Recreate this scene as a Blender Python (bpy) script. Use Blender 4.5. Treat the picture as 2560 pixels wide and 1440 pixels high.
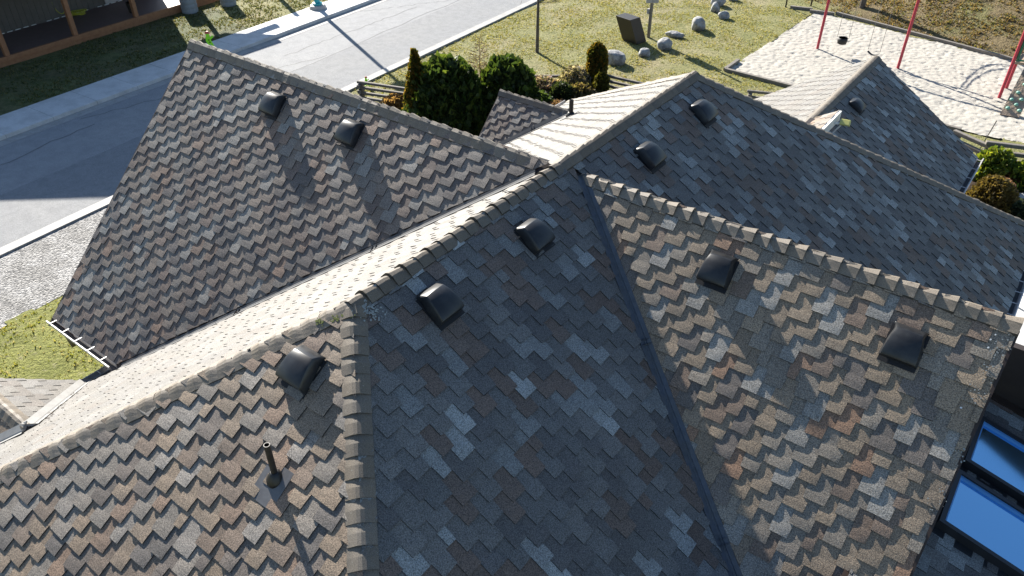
import bpy, bmesh, math, random
from mathutils import Vector, Matrix, noise
R = math.radians
random.seed(7)
for o in list(bpy.data.objects): bpy.data.objects.remove(o)
scn = bpy.context.scene
COL = scn.collection

# ------------------------------------------------------------------ camera
FPX, PITCH, YAW, CH = 1930.0, 36.6, 36.8, 11.0
cd = bpy.data.cameras.new('camera'); cam = bpy.data.objects.new('camera', cd); COL.objects.link(cam)
cd.sensor_width = 36; cd.lens = FPX/2560*36; cd.clip_start = .1; cd.clip_end = 2000
cam.location = (0, 0, CH); cam.rotation_euler = (R(90-PITCH), 0, R(YAW))
scn.camera = cam
scn.render.resolution_x, scn.render.resolution_y = 1024, 576

# ------------------------------------------------------------------ light
SUN_EL, SUN_AZ = 27.7, 294.5
S = Vector((math.sin(R(SUN_AZ))*math.cos(R(SUN_EL)), math.cos(R(SUN_AZ))*math.cos(R(SUN_EL)), math.sin(R(SUN_EL))))
w = bpy.data.worlds.new('World'); scn.world = w; w.use_nodes = True
nt = w.node_tree; nt.nodes.clear()
sky = nt.nodes.new('ShaderNodeTexSky'); sky.sky_type = 'NISHITA'; sky.sun_disc = False
sky.sun_elevation = R(SUN_EL); sky.sun_rotation = R(SUN_AZ); sky.air_density = 1.0; sky.dust_density = .3; sky.ozone_density = 2.0
bg = nt.nodes.new('ShaderNodeBackground'); bg.inputs[1].default_value = .066
wo = nt.nodes.new('ShaderNodeOutputWorld')
nt.links.new(sky.outputs[0], bg.inputs[0]); nt.links.new(bg.outputs[0], wo.inputs[0])
ld = bpy.data.lights.new('sun', 'SUN'); ld.energy = 5.0; ld.angle = R(.53); ld.color = (1, .94, .85)
sun = bpy.data.objects.new('sun', ld); COL.objects.link(sun)
sun.rotation_euler = S.to_track_quat('Z', 'Y').to_euler()
scn.view_settings.view_transform = 'Standard'; scn.view_settings.look = 'None'
scn.view_settings.exposure = 1.45; scn.view_settings.gamma = 1
scn.view_settings.use_curve_mapping = False

# ------------------------------------------------------------------ measuring helpers (survey of the site)
_F = Vector((-math.sin(R(YAW))*math.cos(R(PITCH)), math.cos(R(YAW))*math.cos(R(PITCH)), -math.sin(R(PITCH))))
_X = Vector((math.cos(R(YAW)), math.sin(R(YAW)), 0)); _U = _X.cross(_F)
def ray(px, py): return _F*FPX + _X*(px-1280) - _U*(py-720)
def g(px, py, z=0.0):
    d = ray(px, py); return Vector((0, 0, CH)) + d*((z-CH)/d.z)
def hgt(P, py):                      # height above P of the point seen at picture row py
    lo, hi = 0.0, 12.0
    for _ in range(50):
        m = (lo+hi)/2; v = Vector((P[0], P[1], P[2]+m-CH)); y = 720-FPX*v.dot(_U)/v.dot(_F)
        if y > py: lo = m
        else: hi = m
    return lo
def onplane(px, py, P0, N):
    d = ray(px, py); c = Vector((0, 0, CH)); return c + d*((Vector(P0)-c).dot(N)/d.dot(N))

# ------------------------------------------------------------------ materials
def mat(name, col=(.5, .5, .5), rough=.7, spec=.5, metal=0, attr=False, var=None, bump=None, grain=None, coat=0):
    """var=(scale, amount, colour2[, detail]); grain=(scale, amount); bump=(scale, strength, distance)"""
    m = bpy.data.materials.new(name); m.use_nodes = True; n = m.node_tree.nodes; L = m.node_tree.links
    b = n['Principled BSDF']; b.inputs['Roughness'].default_value = rough; b.inputs['Metallic'].default_value = metal
    b.inputs['Specular IOR Level'].default_value = spec; b.inputs['Coat Weight'].default_value = coat
    tc = n.new('ShaderNodeTexCoord')
    if attr:
        a = n.new('ShaderNodeAttribute'); a.attribute_name = 'tone'; c = a.outputs['Color']
    else:
        rgb = n.new('ShaderNodeRGB'); rgb.outputs[0].default_value = (*col, 1); c = rgb.outputs[0]
    for v in (var or []):
        sc, am, c2 = v[:3]
        nz = n.new('ShaderNodeTexNoise'); nz.inputs['Scale'].default_value = sc; nz.inputs['Detail'].default_value = v[3] if len(v) > 3 else 4
        nz.inputs['Roughness'].default_value = .65
        L.new(tc.outputs['Object'], nz.inputs['Vector'])
        rp = n.new('ShaderNodeMapRange'); rp.inputs[1].default_value = v[4] if len(v) > 4 else .42; rp.inputs[2].default_value = v[5] if len(v) > 5 else .62
        rp.inputs[3].default_value = 0; rp.inputs[4].default_value = am
        L.new(nz.outputs['Fac'], rp.inputs[0])
        mx = n.new('ShaderNodeMix'); mx.data_type = 'RGBA'; L.new(rp.outputs[0], mx.inputs[0]); L.new(c, mx.inputs[6]); mx.inputs[7].default_value = (*c2, 1)
        c = mx.outputs[2]
    if grain:
        nz = n.new('ShaderNodeTexNoise'); nz.inputs['Scale'].default_value = grain[0]; nz.inputs['Detail'].default_value = 2
        L.new(tc.outputs['Object'], nz.inputs['Vector'])
        rp = n.new('ShaderNodeMapRange'); rp.inputs[1].default_value = .3; rp.inputs[2].default_value = .7; rp.inputs[3].default_value = 1-grain[1]; rp.inputs[4].default_value = 1+grain[1]
        L.new(nz.outputs['Fac'], rp.inputs[0])
        vm = n.new('ShaderNodeVectorMath'); vm.operation = 'SCALE'; L.new(c, vm.inputs[0]); L.new(rp.outputs[0], vm.inputs['Scale']); c = vm.outputs[0]
    L.new(c, b.inputs['Base Color'])
    if bump:
        prev = None
        for (sc, st, di) in bump:
            nz = n.new('ShaderNodeTexNoise'); nz.inputs['Scale'].default_value = sc; nz.inputs['Detail'].default_value = 3
            L.new(tc.outputs['Object'], nz.inputs['Vector'])
            bp = n.new('ShaderNodeBump'); bp.inputs['Strength'].default_value = st; bp.inputs['Distance'].default_value = di
            L.new(nz.outputs['Fac'], bp.inputs['Height'])
            if prev: L.new(prev, bp.inputs['Normal'])
            prev = bp.outputs[0]
        L.new(prev, b.inputs['Normal'])
    return m

MT = {}
MT['shingle'] = mat('asphalt_shingle', attr=True, rough=.66, spec=.5, grain=(95, .62), bump=[(120, .6, .005)], var=[(1.1, .30, (.10, .092, .082), 5), (34, .35, (.30, .30, .28), 3, .66, .74)])
MT['cap'] = mat('ridge_cap_shingle', attr=True, rough=.65, spec=.5, grain=(150, .4), bump=[(170, .5, .004)], var=[(30, .5, (.32, .33, .31), 6, .64, .70), (3, .45, (.075, .07, .06), 5, .56, .74)])
MT['steel'] = mat('dark_valley_steel', (.085, .100, .125), .5, .5, .2, var=[(5, .5, (.10, .10, .095), 6), (16, .35, (.04, .045, .05), 5)])
MT['greysteel'] = mat('grey_valley_steel', (.12, .122, .125), .8, .2, 0, var=[(5, .5, (.07, .07, .07))])
MT['gutter'] = mat('white_gutter', (.48, .465, .45), .4, var=[(4, .4, (.42, .40, .38))])
MT['gutterin'] = mat('gutter_trough', (.05, .05, .055), .7)
MT['vent'] = mat('black_vent_plastic', (.013, .014, .016), .36, .5, var=[(9, .55, (.032, .034, .036), 6)])
MT['flange'] = mat('black_vent_flange', (.010, .010, .012), .7)
MT['pipe'] = mat('black_abs_pipe', (.012, .011, .010), .45, var=[(20, .4, (.05, .045, .04))])
MT['lead'] = mat('pipe_flashing', (.13, .13, .135), .5, .5, .2, var=[(12, .5, (.08, .08, .085))])
MT['fascia'] = mat('white_fascia', (.72, .71, .68), .5)
MT['darkwood'] = mat('dark_brown_trim', (.030, .018, .013), .6, var=[(7, .5, (.05, .03, .02))])
MT['wall'] = mat('dark_siding', (.03, .022, .02), .7, var=[(5, .5, (.045, .035, .03))])
MT['asphalt'] = mat('worn_asphalt', (.29, .295, .30), .85, .2, var=[(.35, .5, (.32, .32, .315), 6), (2.2, .5, (.22, .225, .23), 6), (14, .3, (.18, .18, .185), 5, .6, .7)], grain=(60, .25), bump=[(70, .35, .01)])
MT['conc'] = mat('pale_concrete', (.58, .58, .57), .75, var=[(1.6, .45, (.34, .34, .33), 6)], grain=(50, .12), bump=[(60, .2, .01)])
MT['curb'] = mat('kerb_concrete', (.36, .355, .34), .75, var=[(2.5, .6, (.24, .235, .22), 6)], grain=(50, .15))
GR = [(.16, .85, (.36, .30, .18), 5, .46, .60), (.9, .55, (.15, .165, .04), 6, .48, .64), (3.2, .6, (.10, .115, .03), 6, .50, .64), (9, .65, (.40, .35, .20), 6, .52, .66), (24, .75, (.085, .095, .03), 4, .50, .62)]
MT['grass'] = mat('park_grass', (.26, .25, .10), .85, .2, var=GR, grain=(40, .35), bump=[(7, .6, .12), (26, .9, .07), (90, .6, .02)])
MT['shadegrass'] = mat('shaded_lawn_grass', (.12, .135, .055), .85, .2, var=[(.5, .7, (.12, .105, .06), 5), (3, .7, (.045, .06, .02), 6), (9, .5, (.16, .15, .10), 6, .58, .72)], grain=(40, .35), bump=[(22, .8, .05), (80, .6, .02)])  # front lawn's shade mixed into a darker grass colour
MT['moss'] = mat('mossy_lawn', (.215, .22, .055), .85, .2, var=[(1.2, .6, (.13, .145, .03), 6), (6, .6, (.30, .27, .16), 6, .55, .7), (16, .6, (.08, .09, .03), 6, .56, .7)], grain=(45, .35), bump=[(14, .8, .06), (50, .8, .03)])
MT['dry'] = mat('dry_bank_grass', (.17, .13, .065), .85, .2, var=[(.6, .7, (.11, .085, .04), 6), (.35, .6, (.16, .165, .055), 5, .52, .64), (5, .7, (.07, .05, .028), 6, .52, .66)], grain=(30, .4), bump=[(12, .9, .08), (50, .7, .03)])
MT['soil'] = mat('bark_mulch', (.05, .035, .025), .9, .2, var=[(9, .7, (.09, .06, .04), 6), (30, .6, (.022, .016, .012), 5)], bump=[(25, .9, .05)])
MT['sand'] = mat('playground_sand', (.42, .395, .345), .9, .2, var=[(1.2, .5, (.40, .375, .325), 6), (9, .5, (.33, .31, .27), 4, .56, .68)], grain=(40, .12), bump=[(9, .4, .03), (30, .4, .02)])
MT['timber'] = mat('weathered_timber', (.19, .17, .145), .8, var=[(8, .6, (.12, .105, .09), 6)], bump=[(30, .5, .01)])
MT['cedar'] = mat('stained_cedar', (.32, .15, .07), .6, var=[(6, .6, (.22, .095, .045), 6)])
MT['rock'] = mat('granite_boulder', (.34, .34, .335), .8, .3, var=[(2.5, .8, (.12, .12, .13), 7, .46, .6), (7, .6, (.42, .41, .39), 6, .56, .68)], bump=[(5, .7, .08), (22, .5, .02)])
MT['metalbox'] = mat('dark_brown_steel', (.028, .022, .017), .5, var=[(8, .4, (.04, .034, .028))])
MT['pole'] = mat('galvanised_post', (.22, .19, .15), .6, var=[(9, .5, (.15, .13, .10))])
MT['signback'] = mat('sign_back', (.38, .36, .34), .5)
MT['red'] = mat('red_play_paint', (.42, .035, .06), .45, var=[(5, .3, (.34, .03, .045))])
MT['green'] = mat('green_play_paint', (.01, .12, .06), .45)
MT['tan'] = mat('tan_play_deck', (.36, .27, .19), .7, var=[(6, .5, (.24, .17, .12), 6)], bump=[(9, .8, .05)])
MT['chain'] = mat('swing_chain', (.20, .19, .18), .5, .5, .6)
MT['black'] = mat('black_rubber', (.012, .012, .012), .6)
MT['teal'] = mat('teal_paint', (.01, .32, .36), .45)
MT['neon'] = mat('neon_green_plastic', (.36, .92, .02), .5)
MT['redcap'] = mat('red_plastic_cap', (.55, .10, .07), .5)
MT['hose'] = mat('yellow_hose', (.36, .36, .03), .5)
MT['bark'] = mat('tree_bark', (.085, .07, .055), .85, var=[(7, .6, (.15, .125, .10), 6)], bump=[(30, .6, .01)])
MT['twig'] = mat('larch_twig', (.30, .19, .09), .8)
MT['leaf'] = mat('foliage', attr=True, rough=.55, spec=.3)
_n = MT['leaf'].node_tree; _b = _n.nodes['Principled BSDF']; _t = _n.nodes.new('ShaderNodeBsdfTranslucent'); _m = _n.nodes.new('ShaderNodeMixShader'); _m.inputs[0].default_value = .38
_a = [x for x in _n.nodes if x.type == 'ATTRIBUTE'][0]; _g = _n.nodes.new('ShaderNodeVectorMath'); _g.operation = 'MULTIPLY'; _g.inputs[1].default_value = (1.7, 1.6, .8)
_n.links.new(_a.outputs['Color'], _g.inputs[0]); _n.links.new(_g.outputs[0], _t.inputs['Color'])
_n.links.new(_b.outputs[0], _m.inputs[1]); _n.links.new(_t.outputs[0], _m.inputs[2]); _n.links.new(_m.outputs[0], _n.nodes['Material Output'].inputs[0])
MT['yellowbox'] = mat('pale_yellow_plastic', (.52, .50, .16), .45)
MT['glass'] = mat('skylight_glass', (.36, .70, 1.0), .12, .6, 1.0)
MT['glass2'] = MT['glass']
MT['skframe'] = mat('skylight_frame', (.02, .022, .026), .35)
MT['skedge'] = mat('skylight_seal', (.10, .30, .62), .3)
MT['band'] = mat('banded_stone', (.24, .26, .28), .7, var=[(4, .5, (.15, .16, .175), 5)])
MT['holds'] = mat('green_hold', (.16, .34, .27), .5)
MT['gravel'] = None

def gravel():
    m = bpy.data.materials.new('crushed_gravel'); m.use_nodes = True; n = m.node_tree.nodes; L = m.node_tree.links; b = n['Principled BSDF']
    b.inputs['Roughness'].default_value = .85
    tc = n.new('ShaderNodeTexCoord'); v = n.new('ShaderNodeTexVoronoi'); v.inputs['Scale'].default_value = 26
    L.new(tc.outputs['Object'], v.inputs['Vector'])
    hs = n.new('ShaderNodeSeparateColor'); L.new(v.outputs['Color'], hs.inputs[0])
    cr = n.new('ShaderNodeValToRGB'); cr.color_ramp.elements[0].color = (.10, .10, .10, 1); cr.color_ramp.elements[1].color = (.46, .45, .43, 1)
    L.new(hs.outputs[0], cr.inputs[0])
    nz = n.new('ShaderNodeTexNoise'); nz.inputs['Scale'].default_value = 1.2; nz.inputs['Detail'].default_value = 5; L.new(tc.outputs['Object'], nz.inputs['Vector'])
    mx = n.new('ShaderNodeMix'); mx.data_type = 'RGBA'; mx.blend_type = 'MULTIPLY'; mx.inputs[0].default_value = .6
    r2 = n.new('ShaderNodeValToRGB'); r2.color_ramp.elements[0].position = .4; r2.color_ramp.elements[0].color = (.5, .49, .47, 1); r2.color_ramp.elements[1].position = .62; r2.color_ramp.elements[1].color = (1, 1, 1, 1)
    L.new(nz.outputs['Fac'], r2.inputs[0]); L.new(cr.outputs[0], mx.inputs[6]); L.new(r2.outputs[0], mx.inputs[7])
    L.new(mx.outputs[2], b.inputs['Base Color'])
    bp = n.new('ShaderNodeBump'); bp.inputs['Strength'].default_value = .9; bp.inputs['Distance'].default_value = .03; bp.invert = True
    L.new(v.outputs['Distance'], bp.inputs['Height']); L.new(bp.outputs[0], b.inputs['Normal'])
    return m
MT['gravel'] = gravel()

# ------------------------------------------------------------------ object helpers
def tag(o, label=None, cat=None, group=None, kind=None):
    if label: o['label'] = label
    if cat: o['category'] = cat
    if group: o['group'] = group
    if kind: o['kind'] = kind
    return o
def thing(name, loc, label, cat, group=None):
    o = bpy.data.objects.new(name, None); COL.objects.link(o); o.location = loc; o.empty_display_size = .3
    return tag(o, label, cat, group)

class MB:
    """collects faces in world space, links them as ONE mesh object"""
    def __init__(s): s.v = []; s.f = []; s.c = []; s.smooth = False
    def face(s, pts, col=None):
        i = len(s.v); s.v += [tuple(p) for p in pts]; s.f.append(tuple(range(i, i+len(pts)))); s.c.append(col or (.5, .5, .5)); return s
    def mesh(s, vs, fs, col=None):
        i = len(s.v); s.v += [tuple(p) for p in vs]
        for f in fs: s.f.append(tuple(i+k for k in f)); s.c.append(col or (.5, .5, .5))
        return s
    def obox(s, o, ax, ay, az):            # box from corner o along three edge vectors
        o, ax, ay, az = map(Vector, (o, ax, ay, az))
        p = [o, o+ax, o+ax+ay, o+ay]; q = [k+az for k in p]
        fs = [(3, 2, 1, 0), (4, 5, 6, 7), (0, 1, 5, 4), (1, 2, 6, 5), (2, 3, 7, 6), (3, 0, 4, 7)]
        if ax.cross(ay).dot(az) < 0: fs = [f[::-1] for f in fs]
        return s.mesh(p+q, fs)
    def bar(s, a, b, w, h=None, up=(0, 0, 1)):   # rectangular bar from a to b
        a, b = Vector(a), Vector(b); h = h or w; d = (b-a).normalized(); up = Vector(up)
        if abs(d.dot(up)) > .98: up = Vector((1, 0, 0))
        x = d.cross(up).normalized(); y = x.cross(d)
        return s.obox(a-x*w/2-y*h/2, b-a, x*w, y*h)
    def tube(s, pts, r, n=8, cap=True):
        pts = [Vector(p) for p in pts]; rs = r if isinstance(r, (list, tuple)) else [r]*len(pts); rings = []
        for k, p in enumerate(pts):
            d = (pts[min(k+1, len(pts)-1)]-pts[max(k-1, 0)]).normalized()
            u = Vector((0, 0, 1)) if abs(d.z) < .9 else Vector((1, 0, 0))
            x = d.cross(u).normalized(); y = d.cross(x)
            rings.append([p+(x*math.cos(2*math.pi*j/n)+y*math.sin(2*math.pi*j/n))*rs[k] for j in range(n)])
        vs = [q for rg in rings for q in rg]; fs = []
        for k in range(len(pts)-1):
            for j in range(n): fs.append((k*n+j, k*n+(j+1) % n, (k+1)*n+(j+1) % n, (k+1)*n+j))
        if cap: fs += [tuple(range(n-1, -1, -1)), tuple((len(pts)-1)*n+j for j in range(n))]
        return s.mesh(vs, fs)
    def lathe(s, c, prof, n=20, ax=(0, 0, 1)):   # prof: list of (radius, height)
        return s.tube([Vector(c)+Vector(ax)*h for r, h in prof], [max(r, .001) for r, h in prof], n)
    def build(s, name, m, parent=None, smooth=False, clips=None, org=None):
        me = bpy.data.meshes.new(name)
        base = Vector(org) if org is not None else (parent.matrix_world.translation.copy() if False else Vector((0, 0, 0)))
        me.from_pydata([tuple(Vector(p)-base) for p in s.v], [], s.f)
        ca = me.color_attributes.new('tone', 'FLOAT_COLOR', 'CORNER')
        for p in me.polygons:
            for li in p.loop_indices: ca.data[li].color = (*s.c[p.index][:3], 1)
        if clips:
            bm = bmesh.new(); bm.from_mesh(me)
            for co, no in clips:
                bmesh.ops.bisect_plane(bm, geom=bm.verts[:]+bm.edges[:]+bm.faces[:], dist=1e-5, plane_co=Vector(co)-base, plane_no=Vector(no), clear_outer=True)
            bm.to_mesh(me); bm.free()
        me.materials.append(m)
        if smooth:
            for p in me.polygons: p.use_smooth = True
        o = bpy.data.objects.new(name, me); COL.objects.link(o); o.location = base
        if parent: adopt(o, parent)
        return o
WL = {}
def wloc(o):
    return (wloc(o.parent) if o.parent else Vector((0, 0, 0))) + o.location
def adopt(o, parent):
    o.parent = parent; o.location = o.location - wloc(parent)
def top(o, label, cat, group=None): return tag(o, label, cat, group)
def bevel(o, wdt=.02, seg=2):
    m = o.modifiers.new('bevel', 'BEVEL'); m.width = wdt; m.segments = seg; m.limit_method = 'ANGLE'; m.angle_limit = R(35); return o
def sheet(name, pts, z, m, kind='structure', label=None):
    b = MB(); b.face([(p[0], p[1], z) for p in pts]); o = b.build(name, m); tag(o, label, None, None, kind); return o

# ================================================================== THE SHINGLED HOUSE
X0, Y0, ZR, M_, G_ = -4.62, 7.09, 6.6, .667, .98
H1Y, H2Y = 3.69, 10.80
YG, ZG_ = 7.30, 6.47; XG = X0+(ZR-ZG_)/M_       # ridge of the garden gable, a little below the long ridge
EXL, EXR = -10.62, .55                       # eaves of the long roof
house = thing('house', (-4.6, 7, 0), 'large house under a multi-gabled brown shingle roof filling the foreground', 'house')
PALETTES = {   # weathered shingle blends, a slope's shade mixed into slate, sun into pale: (colour, weight)
    'warm': [((.212, .170, .130), 6), ((.185, .172, .158), 4), ((.165, .130, .105), 2.4), ((.135, .118, .108), 2), ((.215, .205, .195), 2.2), ((.200, .145, .110), 1.5), ((.115, .108, .105), 1)],
    'shaded_slate': [((.125, .124, .120), 5), ((.150, .146, .138), 4), ((.135, .100, .080), 4), ((.098, .094, .092), 4.5), ((.270, .285, .280), 2.6), ((.190, .198, .195), 2.6)],
    'plum': [((.185, .158, .140), 5), ((.182, .170, .162), 4), ((.148, .118, .106), 3), ((.115, .105, .105), 3), ((.225, .225, .222), 1.8), ((.195, .140, .112), 1.2)],
    'pale': [((.162, .152, .136), 6), ((.158, .151, .142), 4), ((.150, .134, .118), 2), ((.176, .170, .158), 2)],
    'mixed': [((.235, .192, .145), 7), ((.225, .205, .178), 5), ((.185, .140, .110), 2.4), ((.140, .125, .115), 2.0), ((.260, .262, .255), 1.8), ((.245, .158, .108), 1.8)]}
def tone(rnd, pal='warm', f=1.0):
    p = PALETTES[pal]; c = rnd.choices([q[0] for q in p], [q[1] for q in p])[0]; k = rnd.uniform(.88, 1.12)*f
    wm = (1.07, 1.0, .91) if pal in ('warm', 'plum', 'mixed') else (1, 1, 1)
    return tuple(x*k*q for x, q in zip(c, wm))
EXPO = .1465
def shingles(O, u, v, ul, vl, clips, seed, thick=1.0, name='roof_slope', rag=(0, 0), pal='warm'):
    """courses of laminated shingles: O eave corner, u along the eave, v up the slope"""
    rnd = random.Random(seed); O, u, v = Vector(O), Vector(u).normalized(), Vector(v).normalized(); n = u.cross(v)
    if n.z < 0: n = -n
    P = lambda a, b, h: O+u*a+v*b+n*h
    b = MB(); PER, STEP = .325, .186
    nc = int(vl/EXPO)+1
    wob = [rnd.uniform(-.035, .035) for _ in range(400)]; prev = []
    for i in range(nc):
        v0 = i*EXPO-.01; v1 = v0+EXPO
        a = -PER*2+((i*STEP) % PER)+rnd.gauss(0, .006); k = int(i*1.7)
        segs = []
        while a < ul+.1:
            tw = .195+wob[(k*7+i//3*3) % 400]*.9+rnd.uniform(-.012, .012); gw = PER-.195+wob[(k*11+5+i//3) % 400]*.55
            if rnd.random() < .05: tw *= .6
            segs.append((a, tw, gw)); a += PER+rnd.uniform(-.008, .008); k += 1
        dark0 = rnd.uniform(.95, 1.05); cur = []
        for (a, tw, gw) in segs:
            tw = max(tw, .07); ge = a+PER
            if ge < rag[0]-.05: continue
            c = tone(rnd, pal, dark0)
            # backing layer seen in the notch right of the tooth
            gm = a+tw+(PER-tw)*.5; cg = None; cur.append((a, tw, c))
            for (pa, pw, pc) in prev:
                if pa <= gm <= pa+pw: cg = pc; break
            cg = tuple(x*.95 for x in (cg or c))
            hb = .0050*thick
            g0, g1 = a+tw-.01, ge+.02
            b.face([P(g0, v0, hb), P(g1, v0, hb), P(g1, v1, 0), P(g0, v1, 0)], cg)
            b.face([P(g0, v0, -.004), P(g1, v0, -.004), P(g1, v0, hb), P(g0, v0, hb)], (.03, .028, .026))
            # the raised tooth, its lower edge slightly curled
            nu = 5; ht = .0105*thick; lift = rnd.uniform(0, .0022)*thick; cl = rnd.uniform(-.001, .0024)*thick; cr = rnd.uniform(-.002, .0014)*thick
            if rnd.random() < .06: cl += .003*thick
            sk = rnd.uniform(-.006, .006); dv = rnd.uniform(-.003, .003); tp = rnd.uniform(.0, .010)
            us = [q/nu for q in range(nu+1)]
            hh = [ht+lift*math.sin(math.pi*q)+cl*(1-q)**2+cr*q**2 for q in us]
            mid = [(.45*h_+.55*.0075*thick) for h_ in hh]
            lo = [P(a+tp+q*(tw-2*tp), v0+dv+sk*(q-.5), h_) for q, h_ in zip(us, hh)]
            md = [P(a+tp*.5+q*(tw-tp), v0+EXPO*.5, h_) for q, h_ in zip(us, mid)]
            hi = [P(a+q*tw, v1, .0046*thick) for q in us]
            lb = [P(a+tp+q*(tw-2*tp), v0+dv+sk*(q-.5), h_-.0062*thick) for q, h_ in zip(us, hh)]
            for q in range(nu):
                b.face([lo[q], lo[q+1], md[q+1], md[q]], c); b.face([md[q], md[q+1], hi[q+1], hi[q]], c)
                b.face([lb[q], lb[q+1], lo[q+1], lo[q]], (.022, .02, .02))
            e = (.022, .02, .02) if pal != 'pale' else (.055, .05, .046)
            b.face([P(a, v1, -.003), P(a+tp, v0+dv, -.003), lo[0], md[0], hi[0]], e)
            b.face([P(a+tw-tp, v0+dv, -.003), P(a+tw, v1, -.003), hi[-1], md[-1], lo[-1]], e)
        prev = cur
    return b.build(name, MT['shingle'], house, clips=clips)

def vpl(p, n): return (Vector((p[0], p[1], 0)), Vector((n[0], n[1], 0)).normalized())
sM = Vector((1, 0, M_)).normalized(); sG = Vector((0, 1, G_)).normalized(); sH = Vector((0, 1, M_)).normalized()
RV = Vector((1/M_, -1/G_, 0)).normalized()       # plan direction of the right valley
LV = Vector((-1/M_, -1/G_, 0)).normalized()
off = .055
def shift(p, n, d): n = Vector((n[0], n[1], 0)).normalized(); return (p[0]-n.x*d, p[1]-n.y*d)
zl = ZR-M_*(X0-EXL); zr = ZR-M_*(EXR-X0)
ridge = vpl((X0, 0), (1, 0)); ridger = vpl((X0, 0), (-1, 0))
# long roof, west slope (sunlit): south and north of the street gable
shingles((EXL, -3, zl), (0, 1, 0), sM, 12, 7.4, [ridge, vpl((X0, H1Y), (1, -1)), vpl(shift((X0, Y0), (-1.02, 1.5), off), (-1.02, 1.5))], 11, 1.0, pal='pale')
shingles((EXL, 6, zl), (0, 1, 0), sM, 12, 7.4, [ridge, vpl((X0, H2Y), (1, 1)), vpl((X0, Y0), (-1.02, -1.5))], 12, 1.0, pal='pale')
# long roof, east slope (shaded)
sMr = Vector((-1, 0, M_)).normalized()
shingles((EXR+3, 9, zr-3*M_), (0, -1, 0), sMr, 12, 10, [ridger, vpl((X0, H1Y), (-1, -1)), vpl(shift((XG, YG), (1.02, 1.5), off), (1.02, 1.5))], 13, 1.7, pal='shaded_slate')
shingles((EXR, 18, zr), (0, -1, 0), sMr, 12, 7.4, [ridger, vpl((X0, H2Y), (-1, 1)), vpl((XG, YG), (1.02, -1.5))], 14, 1.6, pal='shaded_slate')
# hipped south end
shingles((-11, H1Y-5.6, ZR-M_*5.6), (1, 0, 0), sH, 13, 7.2, [vpl((X0, H1Y), (-1, 1)), vpl((X0, H1Y), (1, 1))], 15, 2.1)
# street gable and garden gable, slopes facing the drone
LGX, RGX, GEY = -12.02, .455, 3.43
zge = ZR-G_*(Y0-GEY)
shingles((LGX, GEY, zge), (1, 0, 0), sG, 8, 5.4, [vpl((0, Y0), (0, 1)), vpl(shift((X0, Y0), (1.02, -1.5), off), (1.02, -1.5)), vpl((LGX, 0), (-1, 0))], 16, 1.6, pal='plum')
shingles((X0-.2, GEY, ZG_-G_*(YG-GEY)), (1, 0, 0), sG, RGX-X0+.2, 5.8, [vpl((0, YG), (0, 1)), vpl(shift((XG, YG), (-1.02, -1.5), off), (-1.02, -1.5)), vpl((RGX, 0), (1, 0))], 17, 1.6, pal='mixed')
# little street dormer behind the street gable
DZ, DY, DXE = 4.2, 13.15, -10.14; DG = 1.0; DXM = X0-(ZR-DZ)/M_
sD = Vector((0, 1, DG)).normalized()
shingles((DXE, DY-2.4, DZ-2.4*DG), (1, 0, 0), sD, 3, 3.5, [vpl((0, DY), (0, 1)), vpl(shift((DXM, DY), (1, -1.5), .07), (1, -1.5)), vpl((DXE, 0), (-1, 0))], 18, 1.6, pal='plum')
# low porch gable at the lower left
PZ, PY, PG = 3.65, 1.79, .8; PXM = X0-(ZR-PZ)/M_
shingles((-14, PY+1.35, PZ-1.35*PG), (1, 0, 0), Vector((0, -1, PG)), 6, 3.0, [vpl((0, PY), (0, -1)), vpl(shift((PXM, PY), (1, 1.2), .09), (1, 1.2)), vpl((-10.66, 0), (-1, 0))], 19, pal='pale')
shingles((-14, PY-1.6, PZ-1.6*PG), (1, 0, 0), Vector((0, 1, PG)), 6, 3.0, [vpl((0, PY), (0, 1)), vpl(shift((PXM, PY), (1, -1.2), .09), (1, -1.2)), vpl((-10.66, 0), (-1, 0))], 20)
# garage wing to the north-east
WZ, WX, WYE, WG = 5.0, -3.54, 18.07, .65
WXL, WXR = WX-3.6, -.98
sWl = Vector((1, 0, WG)).normalized(); sWr = Vector((-1, 0, WG)).normalized()
WYS = 13.2
shingles((WXL, 11, WZ-WG*3.6), (0, 1, 0), sWl, WYE-11, 4.4, [vpl((WX, 0), (1, 0)), vpl((0, WYE), (0, 1))], 21, pal='pale')
shingles((WXR, WYE+.3, WZ-WG*(WXR-WX)), (0, -1, 0), sWr, WYE-10.7, 3.2, [vpl((WX, 0), (-1, 0)), vpl((0, WYE), (0, 1))], 22, 1.6, pal='shaded_slate')

# hidden back slopes, roof deck thickness and soffits
def plain(name, polys, m):
    b = MB()
    for p in polys: b.face(p)
    return b.build(name, m, house)
dz = -.02
def prism(name, top_, th, m):
    b = MB(); t = [Vector(p) for p in top_]; q = [p-Vector((0, 0, th)) for p in t]; k = len(t)
    b.mesh(t+q, [tuple(range(k)), tuple(range(2*k-1, k-1, -1))]+[(i, i+k, (i+1) % k+k, (i+1) % k) for i in range(k)]); return b.build(name, m, house)
def zG(y): return ZR-G_*abs(y-Y0)
prism('back_slope', [(LGX, Y0, ZR+dz), (X0, Y0, ZR+dz), (X0, Y0+3.6, zG(Y0+3.6)+dz), (LGX, Y0+3.6, zG(Y0+3.6)+dz)], .12, MT['darkwood'])
zR = lambda y: ZG_-G_*abs(y-YG)
prism('back_slope', [(XG, YG, ZG_+dz), (RGX, YG, ZG_+dz), (RGX, YG+3.6, zR(YG+3.6)+dz), (XG, YG+3.6, zR(YG+3.6)+dz)], .12, MT['darkwood'])
prism('roof_deck', [(LGX+.01, Y0, ZR+dz), (X0, Y0, ZR+dz), (X0-(ZR-zge)/M_, GEY, zge+dz), (LGX+.01, GEY, zge+dz)], .12, MT['darkwood'])
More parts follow.
